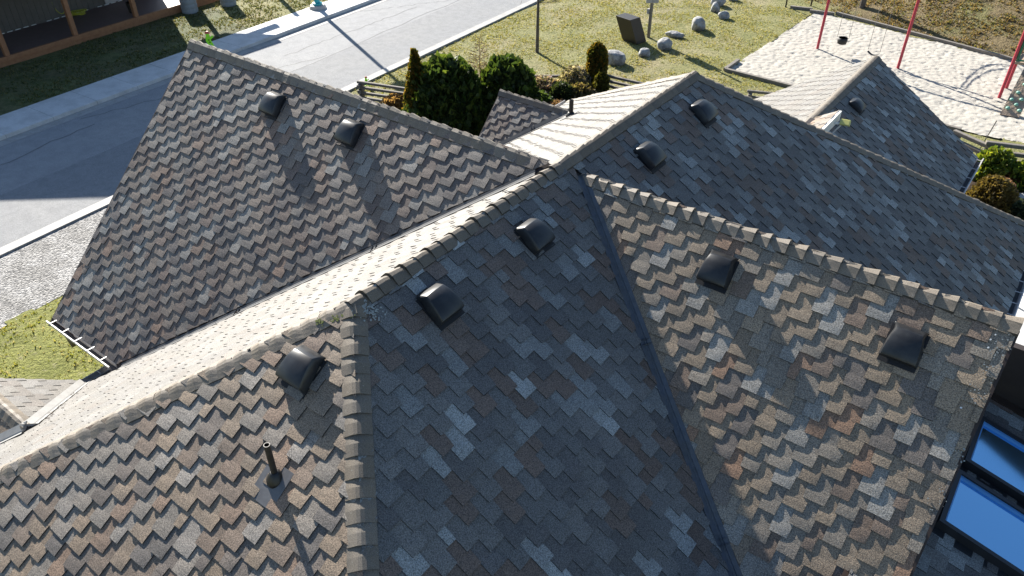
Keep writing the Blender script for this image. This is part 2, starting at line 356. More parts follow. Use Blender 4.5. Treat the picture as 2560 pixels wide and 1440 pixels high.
tg = (RGX-.01-XG)*M_
prism('roof_deck', [(XG, YG, ZG_+dz), (RGX-.01, YG, ZG_+dz), (RGX-.01, YG-tg/G_, ZG_-tg+dz)], .12, MT['darkwood'])
hipd = (ZR-zr)/M_
prism('back_slope', [(X0, H2Y, ZR+dz), (EXR, H2Y+hipd, zr+dz), (X0-6, H2Y+6, zl+dz)], .12, MT['darkwood'])
prism('roof_deck', [(X0, H2Y, ZR+dz), (X0, H1Y, ZR+dz), (X0-6, H1Y-6, zl+dz), (EXL, H2Y+6, zl+dz)], .10, MT['darkwood'])
prism('roof_deck', [(X0, H1Y, ZR+dz), (X0, H2Y, ZR+dz), (EXR, H2Y+hipd, zr+dz), (EXR, H1Y-5, zr+dz)], .10, MT['darkwood'])
prism('roof_deck', [(X0, H1Y, ZR+dz), (X0-5.6, H1Y-5.6, ZR-M_*5.6+dz), (X0+5.6, H1Y-5.6, ZR-M_*5.6+dz)], .10, MT['darkwood'])
prism('back_slope', [(DXE, DY, DZ+dz), (DXM, DY, DZ+dz), (DXM-1.5, DY+1.5, DZ-1.5*DG+dz), (DXE, DY+1.5, DZ-1.5*DG+dz)], .1, MT['darkwood'])
prism('roof_deck', [(DXE+.01, DY, DZ+dz), (DXM, DY, DZ+dz), (DXM-2.2, DY-2.2, DZ-2.2*DG+dz), (DXE+.01, DY-2.2, DZ-2.2*DG+dz)], .1, MT['darkwood'])
prism('roof_deck', [(WX, 11, WZ+dz), (WX, WYE-.01, WZ+dz), (WXL, WYE-.01, WZ-WG*3.6+dz), (WXL, 11, WZ-WG*3.6+dz)], .1, MT['darkwood'])
prism('roof_deck', [(WX, 11, WZ+dz), (WX, WYE-.01, WZ+dz), (WXR, WYE-.01, WZ-WG*(WXR-WX)+dz), (WXR, 11, WZ-WG*(WXR-WX)+dz)], .1, MT['darkwood'])
# fascia boards along eaves and rakes
def board(a, b_, w=.03, h=.2, m='darkwood', name='fascia'):
    mb = MB(); mb.bar(Vector(a)-Vector((0, 0, h/2+.03)), Vector(b_)-Vector((0, 0, h/2+.03)), w, h); return mb.build(name, MT[m], house)
board((LGX-.005, Y0, ZR), (LGX-.005, GEY-.05, zge-.05)); board((LGX-.005, Y0, ZR), (LGX-.005, Y0+3.6, zG(Y0+3.6)))
board((RGX+.005, YG, ZG_), (RGX+.005, YG-tg/G_, ZG_-tg)); board((RGX+.005, YG, ZG_), (RGX+.005, YG+3.6, zR(YG+3.6)))
board((DXE-.005, DY, DZ), (DXE-.005, DY-2.4, DZ-2.4*DG)); board((WX, WYE+.01, WZ), (WXR, WYE+.01, WZ-WG*(WXR-WX))); board((WX, WYE+.01, WZ), (WXL, WYE+.01, WZ-WG*3.6))
# boxed eave return under the street gable's corner
mb = MB(); x_, y_, z_ = LGX, GEY, zge
mb.mesh([(x_+.02, y_-.02, z_-.06), (x_+.62, y_-.02, z_-.06), (x_+.16, y_+.02, z_-.60), (x_+.02, y_+.5, z_-.06), (x_+.62, y_+.5, z_-.06), (x_+.16, y_+.45, z_-.60)],
        [(0, 2, 1), (3, 4, 5), (0, 1, 4, 3), (1, 2, 5, 4), (2, 0, 3, 5)]); mb.build('eave_return', MT['darkwood'], house)
# walls
def wallbox(a, b_, z1): mb = MB(); mb.obox((a[0], a[1], 0), (b_[0]-a[0], 0, 0), (0, b_[1]-a[1], 0), (0, 0, z1)); return mb.build('wall', MT['wall'], house)
wallbox((-10.1, -.8), (0.0, 15.2), zl-.1)
mb = MB(); mb.mesh([(LGX+.5, Y0-3.2, 0), (LGX+.5, Y0+3.2, 0), (LGX+.5, Y0+3.2, 3.2), (LGX+.5, Y0, ZR-.25), (LGX+.5, Y0-3.2, 3.2), (-9, Y0-3.2, 0), (-9, Y0+3.2, 0), (-9, Y0+3.2, 3.2), (-9, Y0, ZR-.25), (-9, Y0-3.2, 3.2)],
       [(0, 4, 3, 2, 1), (5, 6, 7, 8, 9), (0, 5, 9, 4), (4, 9, 8, 3), (3, 8, 7, 2), (2, 7, 6, 1)]); mb.build('wall', MT['wall'], house)
gx = RGX-.42
mb = MB(); mb.mesh([(gx, YG-3.2, 0), (gx, YG+3.2, 0), (gx, YG+3.2, 3.2), (gx, YG, ZG_-.25), (gx, YG-3.2, 3.2), (-2, YG-3.2, 0), (-2, YG+3.2, 0), (-2, YG+3.2, 3.2), (-2, YG, ZG_-.25), (-2, YG-3.2, 3.2)],
       [(0, 1, 2, 3, 4), (5, 9, 8, 7, 6), (0, 4, 9, 5), (4, 3, 8, 9), (3, 2, 7, 8), (2, 1, 6, 7)]); mb.build('wall', MT['wall'], house)
wallbox((WXL+.4, 12), (WXR-.35, WYE-.35), 3.0)
wallbox((DXE+.4, 11.6), (-8.4, 14.5), 2.6)

# ridge and hip caps
CT = [(.175, .146, .112), (.188, .155, .116), (.165, .140, .110), (.180, .155, .124)]
def caps(A, B, dl, dr, seed, e=.187, w=.132, dark=1.0, hb=1.0, steep=0):
    """caps lapped from A (first exposed butt) to B; dl, dr = down-slope directions of the two sides"""
    rnd = random.Random(seed); A, B = Vector(A), Vector(B); d = (B-A).normalized(); L_ = (B-A).length; dl, dr = Vector(dl).normalized(), Vector(dr).normalized()
    up = d.cross(dl-dr).normalized(); up = up if up.z > 0 else -up
    k = max(1, round(L_/e)); e = L_/k; b = MB(); FS = {1: 0, .72: .26, .42: .55, .17: .84, 0: 1}
    sec = [(-1, 0, 0), (-.72, .10, .1), (-.42, .30, .3), (-.17, .72, .6), (0, 1, .8), (.17, .72, .6), (.42, .30, .3), (.72, .10, .1), (1, 0, 0)]
    for i in range(k):
        s0, s1 = i*e, (i+1)*e+.02; kk = rnd.uniform(.88, 1.1)*dark; c = tuple(x*kk for x in rnd.choice(CT)); dk = tuple(x*.25 for x in c)
        j0 = rnd.uniform(-.012, .012); ww = w*rnd.uniform(.97, 1.03); hv = rnd.uniform(.75, 1.2)*hb*.68
        def ring(s, edge, crest, sl=0):
            r = []
            for (q, f, r_) in sec:
                if steep: f = FS[abs(q)]
                sd = (dl if q < 0 else dr)*abs(q)*ww
                round_ = -(.014 if steep else .026)*(1-abs(q)/.42)**2 if abs(q) < .42 else 0        # the fold is round, not sharp
                nrm = (dl.cross(d) if q < 0 else d.cross(dr)); nrm = nrm if nrm.z > 0 else -nrm
                if q == 0: nrm = up
                r.append(A+d*s+sd+nrm*(edge+(crest-edge)*f)+up*round_)
            return r
        a = ring(s0+j0, .026*hv, (.058+steep*.014)*hv); m_ = ring((s0+s1)/2, .017, .040-steep*.006); z = ring(s1, .008, .022-steep*.012); lowr = ring(s0+j0+.001, .002, .026)
        for t in range(8):
            b.face([a[t], a[t+1], m_[t+1], m_[t]], c); b.face([m_[t], m_[t+1], z[t+1], z[t]], c)
            b.face([lowr[t], lowr[t+1], a[t+1], a[t]], dk if t % 2 else tuple(x*.6 for x in c))
        for r0_, r1_, q in ((a, z, 0), (a, z, -1)):
            nd = (dl if q == 0 else dr); b.face([r0_[q], m_[q], r1_[q], r1_[q]-up*.03, m_[q]-up*.03, r0_[q]-up*.035], dk)
    return b.build('ridge_cap', MT['cap'], house, smooth=False)
dW, dE = Vector((-1, 0, -M_)), Vector((1, 0, -M_)); dS, dN = Vector((0, -1, -G_)), Vector((0, 1, -G_)); dSh, dNh = Vector((0, -1, -M_)), Vector((0, 1, -M_))
zc = .004
caps((X0, H1Y-.06, ZR+zc), (X0, Y0+.05, ZR+zc), dW, dE, 31, dark=.72, steep=.6)
caps((X0, H2Y+.06, ZR+zc), (X0, Y0+.04, ZR+zc+.004), dW, dE, 32, dark=.70, steep=.6)
caps((LGX-.01, Y0, ZR+zc), (X0-.35, Y0, ZR+zc-.01), dS, dN, 33, steep=1, hb=1.0, w=.15)
caps((RGX+.02, YG, ZG_+zc), (XG+.06, YG, ZG_+zc-.005), dS, dN, 34, dark=1.12, hb=1.45)
def hipcaps(P, dx, dy, drop, seed, dark=1.0, w=.138, hb=1.0):
    q = drop/M_; A = Vector((P[0]+dx*q, P[1]+dy*q, P[2]-drop)); h = (Vector(P)-A).normalized()
    def perp(n, t):
        d_ = n.cross(h).normalized(); return d_ if d_.dot(t) > 0 else -d_
    nx = Vector((dx*M_, 0, 1)).normalized(); ny = Vector((0, dy*M_, 1)).normalized()
    # on the x-facing plane the side runs back along y, and the other way round
    return caps(A, Vector(P), perp(nx, Vector((0, -dy, 0))), perp(ny, Vector((-dx, 0, 0))), seed, dark=dark, w=w, steep=.5, hb=hb)
hipcaps((X0, H1Y, ZR+zc), -1, -1, 3.6, 35, 1.0, .155, .5)
hipcaps((X0, H1Y, ZR+zc), 1, -1, 3.4, 36, .88, .13, .85)
hipcaps((X0, H2Y, ZR+zc), 1, 1, ZR-zr, 37, .85)
hipcaps((X0, H2Y, ZR+zc), -1, 1, ZR-zl, 38, .95)
caps((DXE-.01, DY, DZ+zc), (DXM-.02, DY, DZ+zc), Vector((0, -1, -DG)), Vector((0, 1, -DG)), 39, dark=.95, steep=1, hb=1.0)
caps((-10.7, PY, PZ+zc), (PXM-.03, PY, PZ+zc), Vector((0, -1, -PG)), Vector((0, 1, -PG)), 40, dark=.9)
caps((WX, WYE+.02, WZ+zc), (WX, WYS+.75, WZ+zc), Vector((-1, 0, -WG)), Vector((1, 0, -WG)), 41, dark=.7)

# valley flashings: two pans and a raised rib
def valley(A, B, da, db, m, wa=.11, wb=.11, rib=.018, lift=.016):
    A, B, da, db = Vector(A), Vector(B), Vector(da), Vector(db); d = (B-A).normalized()
    da = (da-d*da.dot(d)).normalized(); db = (db-d*db.dot(d)).normalized(); up = Vector((0, 0, 1)); up = (up-d*up.dot(d)).normalized()
    nseg = 1 if m == 'paleflash' else 3; mb = MB(); L_ = (B-A).length
    for k in range(nseg):
        s0, s1 = L_*k/nseg, L_*(k+1)/nseg+(.06 if k < nseg-1 else 0); ex = .003*(nseg-1-k)
        prof = [da*wa+up*.004, da*wa+up*lift, da*.016+up*lift, up*(lift+rib), db*.016+up*lift, db*wb+up*lift, db*wb+up*.004]
        a = [A+d*s0+p+up*ex for p in prof]; z = [A+d*s1+p+up*ex for p in prof]
        for t in range(6): mb.face([a[t], a[t+1], z[t+1], z[t]])
        mb.face(a[::-1]); mb.face(z)
    return mb.build('valley_flashing', MT[m], house)
t_ = (ZR-zge); 
vb = Vector((X0-t_/M_, Y0-t_/G_, ZR-t_)); vtop = Vector((X0-.2, Y0-.2*M_/G_, ZR-.2*M_))
valley(vtop, vb, Vector((0, -1, 0)), sG, 'greysteel', .13, .05, .010, .012)
t_ = tg; vb = Vector((XG+t_/M_, YG-t_/G_, ZG_-t_)); vtop = Vector((XG+.05, YG-.05*M_/G_, ZG_-.05*M_))
valley(vtop, vb, Vector((-1, 0, M_)), sG, 'steel', .075, .07, .022, .012)
valley((DXM-.03, DY-.03, DZ-.02), (DXE+.02, DY-(DXM-DXE-.02)*M_/DG, DZ-(DXM-DXE-.02)*M_), Vector((0, -1, 0)), sD, 'greysteel', .16, .10)
# lichen, bird droppings and leaf litter
def specks(name, n, P0, N, ctr, spread, sz, m, seed):
    rnd = random.Random(seed); N = Vector(N).normalized(); b = MB()
    for k in range(n):
        c = ctr[k % len(ctr)]; p = onplane(c[0]+rnd.gauss(0, spread[0]), c[1]+rnd.gauss(0, spread[1]), P0, N)+N*.021; r_ = sz*rnd.uniform(.4, 1.3); x = N.cross(Vector((rnd.gauss(0, 1), rnd.gauss(0, 1), .1))).normalized(); y = N.cross(x)
        q = [p+(x*math.cos(t)*r_*rnd.uniform(.6, 1.2)+y*math.sin(t)*r_*rnd.uniform(.6, 1.2)) for t in (0, 1.05, 2.1, 3.14, 4.2, 5.2)]
        t_ = [v+N*.004 for v in q]; b.mesh(t_+q, [(0, 1, 2, 3, 4, 5)]+[(i, i+6, (i+1) % 6+6, (i+1) % 6) for i in range(6)])
    o = b.build(name, MT[m], house); o['kind'] = 'stuff'; return o
MT['paleflash'] = mat('pale_flashing', (.30, .30, .29), .6, .4, .1, var=[(6, .4, (.22, .21, .20))]); MT['lichen'] = mat('pale_lichen', (.30, .32, .31), .9); MT['litter'] = mat('dead_leaf', (.07, .045, .028), .9); MT['dropping'] = mat('bird_dropping', (.75, .75, .72), .7); MT['mossy'] = mat('roof_moss', (.11, .13, .03), .9)
q = 1.55; valley((PXM-.02, PY+.02, PZ), (PXM-q, PY+q*M_/PG, PZ-q*M_), sM, Vector((0, -1, PG)), 'paleflash', .10, .12)
valley((PXM-.02, PY-.02, PZ), (PXM-q, PY-q*M_/PG, PZ-q*M_), sM, Vector((0, 1, PG)), 'paleflash', .10, .12)
specks('lichen', 130, (X0, 0, ZR), (M_, 0, 1), [(918, 776), (936, 788), (905, 772)], (14, 9), .009, 'lichen', 1)
specks('lichen', 90, (0, YG, ZG_), (0, -G_, 1), [(2490, 880), (2470, 930), (2440, 985), (2505, 860), (2400, 1130), (2350, 1240)], (13, 17), .007, 'lichen', 2)
specks('moss', 60, (0, H1Y, ZR), (0, -M_, 1), [(806, 806), (870, 790), (838, 800)], (9, 4), .012, 'mossy', 3)
for k_, c_ in enumerate([(2488, 838), (2470, 870), (2402, 1020), (2476, 850)]):
    o = specks('bird_dropping', 1, (0, YG, ZG_), (0, -G_, 1), [c_], (0, 0), .018, 'dropping', 40+k_); del o['kind']
specks('leaf_litter', 90, (X0, 0, ZR), (-M_, 0, 1), [(330+k*49, 896-k*23.5) for k in range(20)], (14, 4), .018, 'litter', 5)
specks('leaf_litter', 60, (X0, 0, ZR), (-M_, 0, 1), [(110, 1050), (150, 1020), (180, 985), (130, 1036)], (7, 5), .016, 'litter', 6)

# gutters with strap hangers
def gutter(A, B, outw, nh):
    A, B, o = Vector(A), Vector(B), Vector(outw).normalized(); d = (B-A); up = Vector((0, 0, 1)); mb = MB()
    prof = [up*.0-o*.0, up*-.11, o*.10-up*.11, o*.13-up*.03, o*.13+up*.015, o*.112+up*.015, o*.112+up*.005, o*.085-up*.095, o*.015-up*.095, o*.015]
    a = [A+p for p in prof]; z = [B+p for p in prof]; k = len(prof)
    for t in range(k): mb.face([a[t], z[t], z[(t+1) % k], a[(t+1) % k]])
    mb.face(a); mb.face(z[::-1])
    gt = mb.build('gutter', MT['gutter'], house)
    tr = MB(); tr.face([A+o*.016-up*.090, A+o*.084-up*.090, B+o*.084-up*.090, B+o*.016-up*.090]); tr.build('gutter_bottom', MT['gutterin'], gt)
    for i in range(nh):
        p = A+d*((i+.35)/nh); h = MB(); h.bar(p+o*.0+up*.018, p+o*.125+up*.020, .018, .006); h.build('hanger', MT['gutter'], gt)
    return gt
gutter((LGX, GEY, zge-.01), (-10.15, GEY, zge-.01), (0, -1, 0), 5)
gutter((EXL, 4.45, zl-.005), (EXL, 3.0, zl-.005), (-1, 0, 0), 3)
gutter((EXL, 13.6, zl-.005), (EXL, 16.75, zl-.005), (-1, 0, 0), 3)
gutter((EXR, H2Y+hipd-.1, zr-.005), (EXR, 10.6, zr-.005), (1, 0, 0), 14)
gutter((WXR, WYE, WZ-WG*(WXR-WX)-.005), (WXR, 12.2, WZ-WG*(WXR-WX)-.005), (1, 0, 0), 12)

# roof vents
def vent(px, py, P0, N, upv, sc=.93):
    N = Vector(N).normalized(); P = onplane(px, py, Vector(P0), N); v = Vector(upv).normalized(); u = v.cross(N).normalized()
    Q = lambda a, b, h: P+u*a*sc+v*b*sc+N*h*sc
    mb = MB()
    secs = [(.195, .160, .03, .02), (.190, .156, .055, .03), (.122, .140, .150, .032), (.116, .142, .155, .034), (.03, .160, .170, .034), (-.08, .174, .162, .032), (-.165, .182, .142, .028), (-.192, .180, .126, .024), (-.198, .180, .085, .01)]
    vs = []; fs = []
    for (b_, hw, hh, rr) in secs:
        lo = .030 if b_ < .19 else .02; hi_ = max(hh, lo+.004); r2 = min(rr, (hi_-lo)*.6)
        vs += [Q(-hw-.014, b_, lo), Q(-hw-.004, b_, hi_-r2), Q(-hw+rr*.35, b_, hi_-r2*.25), Q(-hw+rr*1.1, b_, hi_), Q(0, b_, hi_+.006), Q(hw-rr*1.1, b_, hi_), Q(hw-rr*.35, b_, hi_-r2*.25), Q(hw+.004, b_, hi_-r2), Q(hw+.014, b_, lo)]
    for k in range(len(secs)-1):
        for j in range(8): fs.append((k*9+j, k*9+j+1, k*9+10+j, k*9+9+j))
    fs.append(tuple(range(9))); fs.append(tuple(range((len(secs)-1)*9, len(secs)*9))[::-1])
    mb.mesh(vs, fs); h = mb.build('roof_vent', MT['vent'], house, smooth=True); h.data.set_sharp_from_angle(angle=R(32))
    fl = MB(); fl.obox(Q(-.19, -.25, .008), u*.38*sc, v*.42*sc, N*.012*sc); fl.build('flange', MT['flange'], h)
    nk = MB(); nk.obox(Q(-.15, -.17, .012), u*.30*sc, v*.32*sc, N*.05*sc); nk.build('vent_neck', MT['flange'], h)
    return h
NR = (M_, 0, 1); NG = (0, -G_, 1); NH = (0, -M_, 1)
for px, py in [(1752, 283), (1618, 392), (1330, 592), (1094, 762)]: vent(px, py, (X0, 0, ZR), NR, sMr)
for px, py in [(688, 262), (880, 333)]: vent(px, py, (0, Y0, ZR), NG, sG)
for px, py in [(1797, 674), (2262, 862)]: vent(px, py, (0, YG, ZG_), NG, sG)
vent(762, 922, (0, H1Y, ZR), NH, sH)
vent(2138, 266, (WX, 0, WZ), (WG, 0, 1), sWr, .78)

# plumbing stacks
def stack(px, py, toprow, P0, N, upv, r=.032):
    N = Vector(N).normalized(); P = onplane(px, py, Vector(P0), N); v = Vector(upv).normalized(); u = v.cross(N).normalized(); ht = hgt(P, toprow)
    mb = MB(); n = 20; rings = []
    for rr, z in ((r, -.05), (r, ht), (r-.006, ht), (r-.006, ht-.12)): rings.append([P+Vector((rr*math.cos(2*math.pi*j/n), rr*math.sin(2*math.pi*j/n), z)) for j in range(n)])
    vs = [q for k in rings for q in k]; fs = []
    for k in range(3):
        for j in range(n): fs.append((k*n+j, k*n+(j+1) % n, k*n+n+(j+1) % n, k*n+n+j))
    fs.append(tuple(range(3*n, 4*n))); mb.mesh(vs, fs); o = mb.build('vent_pipe', MT['pipe'], house, smooth=False)
    bt = MB(); bt.lathe(P+Vector((0, 0, -.03)), [(r+.06, 0), (r+.055, .04), (r+.03, .085), (r+.012, .115), (r+.002, .12)], 20); bt.build('pipe_boot', MT['pipe'], o, smooth=True)
    fl = MB(); w_, l0, l1 = .15, .24, .12
    pts = [P-u*w_+v*l1, P-u*w_-v*(l0-.05), P-u*(w_-.05)-v*l0, P+u*(w_-.05)-v*l0, P+u*w_-v*(l0-.05), P+u*w_+v*l1]
    t = [p+N*.018 for p in pts]; bb = [p+N*.002 for p in pts]; k = len(pts)
    fl.mesh(t+bb, [tuple(range(k))]+[(i, i+k, (i+1) % k+k, (i+1) % k) for i in range(k)]); fl.build('pipe_flashing', MT['lead'], o)
    return o
stack(690, 1196, 1112, (0, H1Y, ZR), NH, sH, .028)
stack(1427, 290, 250, (X0, 0, ZR), (-M_, 0, 1), sM, .045)

# lower lean-to roof with two skylights east of the garden gable
SKM = .24; SA = g(2402.6, 1186, 4.5); SN = Vector((SKM, 0, 1)).normalized(); sS = Vector((-1, 0, SKM)).normalized()
def skz(x): return SA.z-.10-SKM*(x-SA.x)
shingles((5, 2, skz(5)), (0, 1, 0), sS, 6.9, 5.4, [vpl((RGX-.45, 0), (-1, 0))], 23, pal='shaded_slate')
prism('roof_deck', [(RGX-.5, 2, skz(RGX-.5)-.02), (5, 2, skz(5)-.02), (5, 8.9, skz(5)-.02), (RGX-.5, 8.9, skz(RGX-.5)-.02)], .12, MT['darkwood'])
wallbox((RGX-.4, 4.2), (4.6, 8), skz(4.6)-.15)
P0 = SA
mb = MB(); mb.obox((RGX-.4, 8.9, 0), (4.2, 0, 0), (0, .1, 0), (0, 0, 5.12)); mb.build('wall', MT['wall'], house)
mb = MB(); mb.obox((RGX-.4, 8.78, skz(RGX)-.1), (4.3, 0, -4.3*SKM), (0, .12, 0), (0, 0, .22)); mb.build('fascia', MT['darkwood'], house)
mb = MB(); mb.obox((1.0, 8.86, 4.3), (.06, 0, 0), (0, .04, 0), (0, 0, .9)); mb.build('wall_trim', MT['darkwood'], house)
for (c_, wd) in (((2402.6, 1186), None), ((2459.5, 1051), None)):
    A = onplane(c_[0], c_[1], P0, SN); ln = 1.25; wy = .735
    dx = Vector((1, 0, -SKM)).normalized(); dy = Vector((0, -1, 0)); up = SN
    fr = MB(); t_ = .05
    A0 = A-dx*.0+dy*0-up*.11
    fr.obox(A0-dx*t_-dy*t_, dx*(ln+2*t_), dy*t_, up*.125); fr.obox(A0-dx*t_+dy*wy, dx*(ln+2*t_), dy*t_, up*.125)
    fr.obox(A0-dx*t_, dx*t_, dy*wy, up*.125); fr.obox(A0+dx*ln, dx*t_, dy*wy, up*.125)
    sk = fr.build('skylight', MT['skframe'], house)
    gl = MB(); gl.obox(A0+up*.06, dx*ln, dy*wy, up*.012); gl.build('pane', MT['glass'], sk)
    sl = MB(); sl.obox(A0+up*.073, dx*ln, dy*.035, up*.03); sl.obox(A0+up*.073+dy*.035, dx*.02, dy*(wy-.035), up*.03); sl.build('seal', MT['skedge'], sk)
    ap = MB(); ap.obox(A0-dx*.16-dy*.14, dx*(ln+.32), dy*(wy+.28), up*.02); ap.build('skylight_flashing', MT['skframe'], sk)

# small clerestory with a pale fascia and a yellow box beside the wing's ridge
wl = Vector((-WG, 0, 1)).normalized()
CP = onplane(2100, 279, (WX, 0, WZ), wl); CB = onplane(2046, 331, (WX, 0, WZ), wl)
cx = CP.x; zt = CP.z
mb = MB(); y1, y0 = CP.y, min(CB.y, CP.y-2.2)
shingles((WX-.4, y0-1.2, WZ-WG*.4+.03), (0, 1, 0), sWl, y1-y0+1.2, (cx-WX+.4)*1.2+.3, [vpl((cx-.02, 0), (1, 0)), vpl((0, y1), (0, 1))], 24, name='clerestory_roof')
mb.obox((cx-.02, y0-1, zt-.16), (.05, 0, 0), (0, y1-y0+1.0, 0), (0, 0, .18)); mb.build('fascia', MT['fascia'], house)
mb = MB(); mb.obox((WX+.02, y0-1, WZ-1.2), (cx-WX-.10, 0, 0), (0, y1-y0+.9, 0), (0, 0, zt-WZ+1.0)); mb.build('wall', MT['wall'], house)
q = Vector((cx+.17, y1-.22, zt-.10))
mb = MB(); mb.tube([(cx+.03, q.y-.1, zt-.1), q], .018); mb.tube([(cx+.03, q.y-.1, zt-.3), q+Vector((-.05, 0, -.05))], .012); lt = mb.build('wall_bracket', MT['fascia'], house)
mb = MB(); mb.obox(q+Vector((-.05, -.08, -.02)), Vector((.17, .03, .0)), Vector((-.02, .10, .07)), Vector((-.01, -.02, .03))); yb = mb.build('flood_lamp', MT['yellowbox'], lt); bevel(yb, .015)

# ================================================================== GROUND, ROAD, PAVEMENT
RO = g(0, 640); RD = Vector((-.062, .9981, 0)); RN = Vector((-.9981, -.062, 0))
def rd(s, n, z=0.0): p = RO+RD*s+RN*n; return Vector((p.x, p.y, z))
def strip(name, n0, n1, z, m, s0=-60, s1=160): return tag(sheet(name, [rd(s0, n0), rd(s1, n0), rd(s1, n1), rd(s0, n1)], z, MT[m]))
def kerb(name, n0, n1, z1, m, s0=-60, s1=160):
    b = MB(); b.obox(rd(s0, n0, -.1), RD*(s1-s0), RN*(n1-n0), (0, 0, z1+.1)); o = b.build(name, MT[m]); tag(o, kind='structure'); return o
tag(sheet('ground', [(-400, -400), (400, -400), (400, 400), (-400, 400)], -.05, MT['grass']))
# park lawn: a gently uneven sheet
def lawn(name, x0, x1, y0, y1, st, f, m, keep=None):
    b = MB(); nx, ny = int((x1-x0)/st), int((y1-y0)/st); vs = []; fs = []
    for j in range(ny+1):
        for i in range(nx+1):
            x, y = x0+(x1-x0)*i/nx, y0+(y1-y0)*j/ny; vs.append((x, y, f(x, y)))
    for j in range(ny):
        for i in range(nx):
            k = j*(nx+1)+i; q = [vs[t] for t in (k, k+1, k+nx+2, k+nx+1)]
            if keep is None or keep(sum(p[0] for p in q)/4, sum(p[1] for p in q)/4): fs.append((k, k+1, k+nx+2, k+nx+1))
    b.mesh(vs, fs); o = b.build(name, MT[m], smooth=True); return tag(o, kind='structure')
nz3 = lambda x, y, s, seed=0: noise.noise(Vector((x*s, y*s, seed)))
def lawn_h(x, y): return .0+.03*nz3(x, y, .5)+.018*nz3(x, y, 2.3, 5)
SANDP = [g(1812, 178), g(2040, 31), g(2530, 152), Vector((6, 33.2, 0)), Vector((6, 28.8, 0)), g(2440, 335), g(2370, 315)]
def inside(x, y, P):
    c = False; j = len(P)-1
    for i in range(len(P)):
        if (P[i].y > y) != (P[j].y > y) and x < (P[j].x-P[i].x)*(y-P[i].y)/(P[j].y-P[i].y)+P[i].x: c = not c
        j = i
    return c
SE = [g(1812, 178), g(1960, 215)]; sdir = (SE[1]-SE[0]).normalized()
def in_road(x, y): return (Vector((x, y, 0))-RO).dot(RN) > -.05
lawn('park_lawn', -26, 12, 8, 70, .35, lawn_h, 'grass', lambda x, y: not in_road(x, y) and not inside(x, y, SANDP))
strip('road', .25, 6.15, .004, 'asphalt'); strip('road_gutter', 6.09, 6.54, .010, 'curb')
strip('road_gutter', .22, .34, .009, 'curb')
MT['patch'] = mat('older_asphalt', (.245, .25, .255), .85, .2, var=[(.5, .5, (.27, .27, .265), 6), (3, .5, (.185, .19, .195), 6)], grain=(60, .25), bump=[(70, .35, .01)])
b = MB(); pl_ = [(s0, 3.05+.10*noise.noise(Vector((s0*.35, 0, 1)))+.04*noise.noise(Vector((s0*1.9, 0, 2)))) for s0 in [k*.8-50 for k in range(230)]]
for p, q in zip(pl_, pl_[1:]): b.face([rd(p[0], .33, .007), rd(q[0], .33, .007), rd(q[0], q[1], .007), rd(p[0], p[1], .007)])
tag(b.build('road_lane', MT['patch']), kind='structure')
MT['crack'] = mat('crack_filler', (.05, .05, .052), .7)
b = MB(); rnd = random.Random(9)
for (s0, n0, s1, n1) in ((6, 5.9, 15, 3.2), (12, 3.1, 40, 3.5), (20, 6.0, 24, 3.4), (25, .5, 33, 2.7), (-2, 4.4, 6, 5.2), (14, 4.6, 22, 4.3)):
    m_ = 26; pp = [(s0+(s1-s0)*k/m_, n0+(n1-n0)*k/m_+rnd.uniform(-.09, .09)) for k in range(m_+1)]
    for p, q in zip(pp, pp[1:]): b.face([rd(p[0], p[1]-.011, .0095), rd(q[0], q[1]-.011, .0095), rd(q[0], q[1]+.011, .0095), rd(p[0], p[1]+.011, .0095)])
tag(b.build('road_crack', MT['crack']), kind='structure')
kerb('kerb', -.09, .24, .07, 'curb')
# pavement in jointed slabs
b = MB(); L_ = 1.62
for k in range(-20, 70):
    s0 = k*L_+.55; b.obox(rd(s0+.006, 6.50, -.1), RD*(L_-.012), RN*1.60, (0, 0, .245))
pv = b.build('pavement', MT['conc']); bevel(pv, .012, 2); tag(pv, kind='structure')
b = MB(); b.obox(rd(-60, 6.52, -.1), RD*220, RN*1.56, (0, 0, .23)); tag(b.build('pavement_joint', MT['curb']), kind='structure')
def fl_h(x, y):
    e = (Vector((x, y, 0))-RO).dot(RN)-8.1; return .12+min(1, max(0, e*2))*(.03+.03*nz3(x, y, .6)+.02*nz3(x, y, 2.5, 3))
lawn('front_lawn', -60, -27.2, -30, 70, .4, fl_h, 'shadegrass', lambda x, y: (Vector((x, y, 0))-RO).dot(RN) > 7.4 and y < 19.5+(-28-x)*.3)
lawn('verge_lawn', -60, -26.5, 17, 90, .4, lambda x, y: fl_h(x, y)-.01, 'grass', lambda x, y: (Vector((x, y, 0))-RO).dot(RN) > 7.4)
strip('gravel_strip', -2.9, -.09, .022, 'gravel', -40, 11)
lawn('mossy_lawn', -17.9, -8, -8, 8.6, .22, lambda x, y: .03+.05*nz3(x, y, .8)+.035*nz3(x, y, 3, 4), 'moss', lambda x, y: (Vector((x, y, 0))-RO).dot(RN) < -2.86+.22*nz3(x, y, 1.1, 8))
